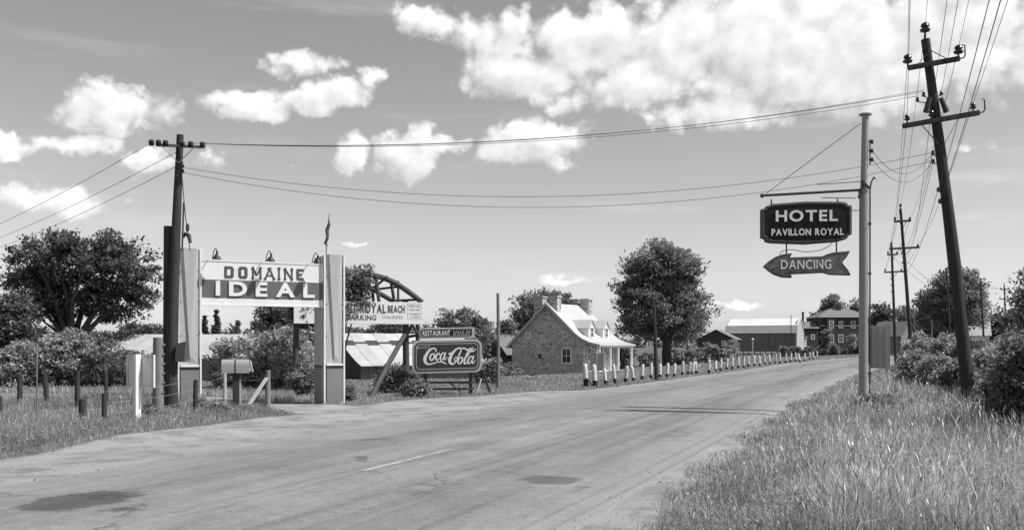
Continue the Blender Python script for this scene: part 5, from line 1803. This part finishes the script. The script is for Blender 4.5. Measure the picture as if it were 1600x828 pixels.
# flowering row right of the maple
for k, px in enumerate((1060, 1077, 1092, 1106, 1120, 1134)):
    bush('%s pale shrub in the row right of the maple' % ORD[k], px, 96, 534 + (k % 3) * 4, 9, 60 + k, M_LEAFLT, ncl=26, per=40, L=.24, rcl=.35, n=4, group='pale shrub row')
for k, (px, yt, hw) in enumerate(((1285, 540, 12), (1306, 532, 9), (1323, 539, 12), (1340, 537, 10), (1262, 542, 10), (1244, 538, 7), (1225, 539, 7))):
    bush('%s dark shrub along the brick house garden' % ORD[k], px, 165, yt, hw, 70 + k, M_LEAF, ncl=30, per=36, L=.4, rcl=.6, n=4, group='garden shrubs by the brick house')
bush('dark leafy shrub behind the maple trunk', 1012, 112, 548, 18, 80, M_LEAF, ncl=60, L=.24, rcl=.4)
bush('shrub in the shade left of the maple', 975, 92, 530, 22, 81, M_LEAF, ncl=60, L=.26, rcl=.45)
# right-hand thicket
RB = [(1440, 52, 520, 34, M_LEAFLT, 'pale bush at the second utility pole foot'), (1478, 46, 524, 30, M_LEAFLT, 'pale bush below the dense dark tree'), (1512, 44, 520, 32, M_LEAF, 'bush behind the leaning pole base'),
      (1550, 40, 512, 36, M_LEAF, 'tall bush right of the leaning pole'), (1592, 36, 502, 40, M_LEAFLT, 'pale tall bush at the picture edge'), (1436, 36, 546, 26, M_LEAFLT, 'low pale bush left of the leaning pole'),
      (1470, 32, 550, 30, M_LEAFLT, 'broad pale bush beside the leaning pole'), (1500, 27.5, 566, 24, M_LEAF, 'bush hugging the leaning pole base'), (1545, 30, 540, 36, M_LEAFLT, 'mid-green bush between leaning pole and dark thicket')]
for k, (px, d, yt, hw, m_, lb) in enumerate(RB):
    bush(lb, px, d, yt, hw, 90 + k, m_, ncl=210, per=55, L=.13 * max(1, d / 40), rcl=.32)
bush('dark overhanging thicket at the picture edge', 1622, 16.5, 480, 70, 101, M_LEAF, ncl=400, per=60, L=.085, rcl=.24)
bush('dark low thicket at the verge edge', 1580, 18.5, 576, 50, 102, M_LEAF, ncl=240, per=55, L=.085, rcl=.22)
tree_px('roadside_tree', 'leafy branch tree entering at the picture edge', 1632, 24, 420, 560, 46, .1, 130, 50, .4, .12, seed=103, m=M_LEAF, cat='tree')
bush('dark weedy bush at the hotel sign pole foot', 1378, 21.6, 612, 36, 104, M_LEAF, ncl=130, per=50, L=.08, rcl=.2, name='weed_bush')
bush('small weed at the near side of the sign pole', 1336, 22.0, 626, 14, 105, M_LEAFLT, ncl=36, per=40, L=.06, rcl=.14, name='weed_bush')


# ================================================================== GRASS
def grass(name, label, X, Y, hgt, wid, tone, m=M_GRASS, seed=1, lean=.35, heads=0.0):
    rng = np.random.default_rng(seed)
    n = len(X)
    Z = gz(X, Y) - .02
    B = np.stack([X, Y, Z], 1)
    th = rng.random(n) * 2 * math.pi
    face = rng.random(n) * math.pi
    side = np.stack([np.cos(face), np.sin(face) * .6, np.zeros(n)], 1) * (wid / 2)[:, None]
    ln = rng.normal(size=n) * lean * hgt + .05 * hgt
    dirv = np.stack([np.cos(th), np.sin(th), np.zeros(n)], 1)
    mid = B + dirv * (ln * .3)[:, None] + np.array([0, 0, 1]) * (hgt * .55)[:, None]
    tip = B + dirv * ln[:, None] + np.array([0, 0, 1]) * (hgt * np.clip(1 - (ln / hgt) ** 2 * .4, .5, 1))[:, None]
    V = np.stack([B - side, B + side, mid + side * .8, mid - side * .8, mid - side * .8, mid + side * .8, tip + side * .15, tip - side * .15], 1).reshape(-1, 3)
    T = np.repeat(tone, 8)
    if heads > 0:
        k = rng.random(n) < heads
        t2 = tip[k]; m_ = len(t2)
        hw = wid[k] * 1.5; hl = hgt[k] * .12
        s2 = np.stack([np.cos(face[k]), np.sin(face[k]), np.zeros(m_)], 1) * hw[:, None]
        up = np.array([0, 0, 1]) * hl[:, None] + dirv[k] * (hl * .4)[:, None]
        V2 = np.stack([t2 - up * .3, t2 + s2 * .6 + up * .3, t2 + up, t2 - s2 * .6 + up * .3], 1).reshape(-1, 3)
        V = np.concatenate([V, V2]); T = np.concatenate([T, np.repeat(tone[k] * 1.2, 4)])
    o = bpy.data.objects.new(name, np_mesh(name, V, 4, m, T)); COL.objects.link(o)
    return tag(o, label, 'grass', kind='stuff')


def vnoise(x, y, s, seed=0):
    r = np.random.default_rng(seed)
    out = 0
    for k in range(5):
        a_ = r.random() * 6.28; f = s * r.uniform(.6, 1.8); p = r.random() * 6.28
        out = out + np.sin((x * math.cos(a_) + y * math.sin(a_)) * f + p + 1.3 * np.sin((y * math.cos(a_) - x * math.sin(a_)) * f * .7))
    return out / 5


def scatter(n, y0, y1, pxa, pxb, power=1.0, seed=0):
    """points in the viewed wedge, denser towards the viewer"""
    rng = np.random.default_rng(seed)
    y = y0 * (y1 / y0) ** (rng.random(n) ** power)
    px = pxa + rng.random(n) * (pxb - pxa)
    return (px - HX) / F * y, y, rng


def right_verge():
    X, Y, rng = scatter(430000, 7.6, 62, 820, 1690, 1.0, 5)
    s = sdist(X, Y)
    e = 3.9 + .42 * sstep(20, 8.5, Y) + .4 * vnoise(X, Y, 1.6, 3)
    keep = s > e + rng.exponential(.2, len(X)) - .1
    keep &= rng.random(len(X)) < .3 + .7 * sstep(-.35, .25, vnoise(X, Y, 2.3, 55))
    X, Y, s, e = X[keep], Y[keep], s[keep], e[keep]
    n = len(X)
    cl = vnoise(X, Y, 1.5, 9) + .5 * vnoise(X, Y, 4.5, 19)
    ramp = sstep(0, 1.9, s - e)
    h = (.09 + .24 * ramp) * (1 + .6 * cl) * np.random.default_rng(6).uniform(.45, 1.5, n)
    h = np.clip(h, .05, 1.0)
    stalk = np.random.default_rng(66).random(n) < .05 * (ramp > .75)
    h = np.where(stalk, np.random.default_rng(67).uniform(.5, .85, n), h)
    w = .0035 + .00055 * Y
    r = np.random.default_rng(8)
    tone = np.clip((1 + .35 * vnoise(X, Y, .8, 21) + .25 * vnoise(X, Y, 3.5, 22)) * (1 + r.normal(size=n) * .42), .25, 2.2)
    dry = r.random(n) < .14
    tone = np.where(dry, tone * 2.0, tone)
    grass('tall_grass', 'tall uncut seeding grass covering the verge around the hotel sign', X, Y, h, w, tone, seed=4, lean=.62, heads=.14)


def left_verge():
    X, Y, rng = scatter(150000, 13.5, 36, -60, 460, .9, 15)
    s = sdist(X, Y)
    e = ledge(Y) - .15 + .4 * vnoise(X, Y, 1.5, 33)
    keep = (rng.random(len(X)) < .25 + .75 * sstep(-.4, .3, vnoise(X, Y, 1.9, 56))) & (s < e - rng.exponential(.3, len(X)) + .1) & (lane_d(X, Y) > 1.5 + .4 * vnoise(X, Y, 2, 8))
    X, Y, s = X[keep], Y[keep], s[keep]
    n = len(X); r = np.random.default_rng(18)
    h = np.clip((.08 + .12 * sstep(.2, 1.8, ledge(Y) - s)) * (1 + .3 * vnoise(X, Y, 1.3, 5)) * r.uniform(.5, 1.5, n), .04, .7)
    tone = np.clip((1 + .25 * vnoise(X, Y, .7, 2)) * (1 + r.normal(size=n) * .28), .3, 2)
    tone = np.where(r.random(n) < .1, tone * 1.8, tone)
    grass('verge_grass', 'rough grass on the verge round the fence posts and mailbox', X, Y, h, .004 + .00055 * Y, tone, seed=14, heads=.05)


def lawn():
    X, Y, rng = scatter(150000, 28, 150, 430, 1420, .8, 25)
    s = sdist(X, Y)
    left = s < ledge(Y) - .05 + .2 * vnoise(X, Y, 1.4, 12) - rng.exponential(.12, len(X))
    keep = left & (lane_d(X, Y) > 1.6)
    X, Y = X[keep], Y[keep]
    n = len(X); r = np.random.default_rng(28)
    h = np.clip((.085 + .03 * vnoise(X, Y, .5, 4)) * r.uniform(.5, 1.6, n), .04, .5)
    tone = np.clip((1.1 + .22 * vnoise(X, Y, .35, 6)) * (1 + r.normal(size=n) * .25), .3, 2)
    grass('lawn_grass', 'rough mown grass between the road and the farm buildings', X, Y, h, .006 + .0009 * Y, tone, seed=24, lean=.4)


right_verge()
left_verge()
lawn()


def weeds():
    """broad-leaved weeds mixed through the uncut verges"""
    rng = np.random.default_rng(61)
    V = []; T = []
    for (n, y0, y1, pa, pb, side) in ((1700, 8.2, 40, 900, 1660, 1), (380, 15, 30, -40, 440, -1)):
        X, Y, r = scatter(n * 3, y0, y1, pa, pb, .9, 71 + side)
        s = sdist(X, Y)
        ok = (s > 5.3) if side > 0 else ((s < ledge(Y) - .5) & (lane_d(X, Y) > 1.8))
        ok &= vnoise(X, Y, 1.1, 44) > -.05
        X, Y = X[ok][:n], Y[ok][:n]
        Z = gz(X, Y)
        per = 34
        hh = rng.uniform(.12, .5, len(X)) * (1 if side > 0 else .6)
        k = np.repeat(np.arange(len(X)), per)
        u = rng.random(len(k))
        rad = .06 + .14 * (1 - u)
        th = rng.random(len(k)) * 6.283
        C = np.stack([X[k] + np.cos(th) * rad, Y[k] + np.sin(th) * rad, Z[k] + hh[k] * u], 1)
        ax = np.stack([np.cos(th), np.sin(th), rng.uniform(-.3, .5, len(k))], 1)
        v, t_ = leaf_quads(rng, C, ax, .052, .42, np.clip(rng.normal(1, .3, len(k)) * np.repeat(rng.uniform(.6, 1.6, len(X)), per), .3, 2.4))
        V.append(v); T.append(t_)
    o = bpy.data.objects.new('weeds', np_mesh('weeds', np.concatenate(V), 4, M_LEAF, np.concatenate(T))); COL.objects.link(o)
    tag(o, 'leafy weeds scattered through the uncut roadside grass', 'weeds', kind='stuff')


weeds()


def gravel():
    """loose stones along the crumbling road edges and the shoulder"""
    rng = np.random.default_rng(91)
    n = 16000
    X, Y, r = scatter(n, 8, 45, -60, 1350, .9, 92)
    s = sdist(X, Y)
    d0 = np.where(s < 0, (s > ledge(Y) - .3) & (s < -3.0 - r.exponential(.35, n)), (s < 4.7) & (s > 3.9 - r.exponential(.3, n)))
    X, Y, s = X[d0], Y[d0], s[d0]
    n = len(X)
    Z = np.where(np.abs(s) < 3.7, zroad(Y) + .006 + .05 * (1 - (np.clip(np.abs(s), 0, 3.75) / 3.75) ** 1.6), gz(X, Y))
    a = rng.uniform(.004, .013, n) * (1 + (rng.random(n) < .03) * 1.4)
    th = rng.random(n) * 6.28
    C = np.stack([X, Y, Z + a * .25], 1)
    ex = np.stack([np.cos(th), np.sin(th), np.zeros(n)], 1) * a[:, None]
    ey = np.stack([-np.sin(th), np.cos(th), np.zeros(n)], 1) * (a * rng.uniform(.6, 1, n))[:, None]
    ez = np.array([0, 0, 1]) * (a * rng.uniform(.5, .8, n))[:, None]
    P = np.stack([C - ex - ez * .4, C + ey - ez * .4, C + ex * .9 - ez * .4, C - ey * .9 - ez * .4, C - ex * .4 + ez, C + ey * .5 + ez * .9, C + ex * .5 + ez, C - ey * .5 + ez * .8], 1).reshape(-1, 3)
    q = np.array([[0, 1, 5, 4], [1, 2, 6, 5], [2, 3, 7, 6], [3, 0, 4, 7], [4, 5, 6, 7]])
    idx = (np.arange(n)[:, None, None] * 8 + q[None]).reshape(-1)
    me = np_mesh('gravel', P, 4, mat('loose_stone', .22, .9, .15, 3, tone=True), np.repeat(np.clip(rng.normal(1, .3, n), .3, 2), 8), idx)
    o = bpy.data.objects.new('gravel', me); COL.objects.link(o)
    tag(o, 'loose stones scattered along the road edges and shoulder', 'gravel', kind='stuff')


gravel()
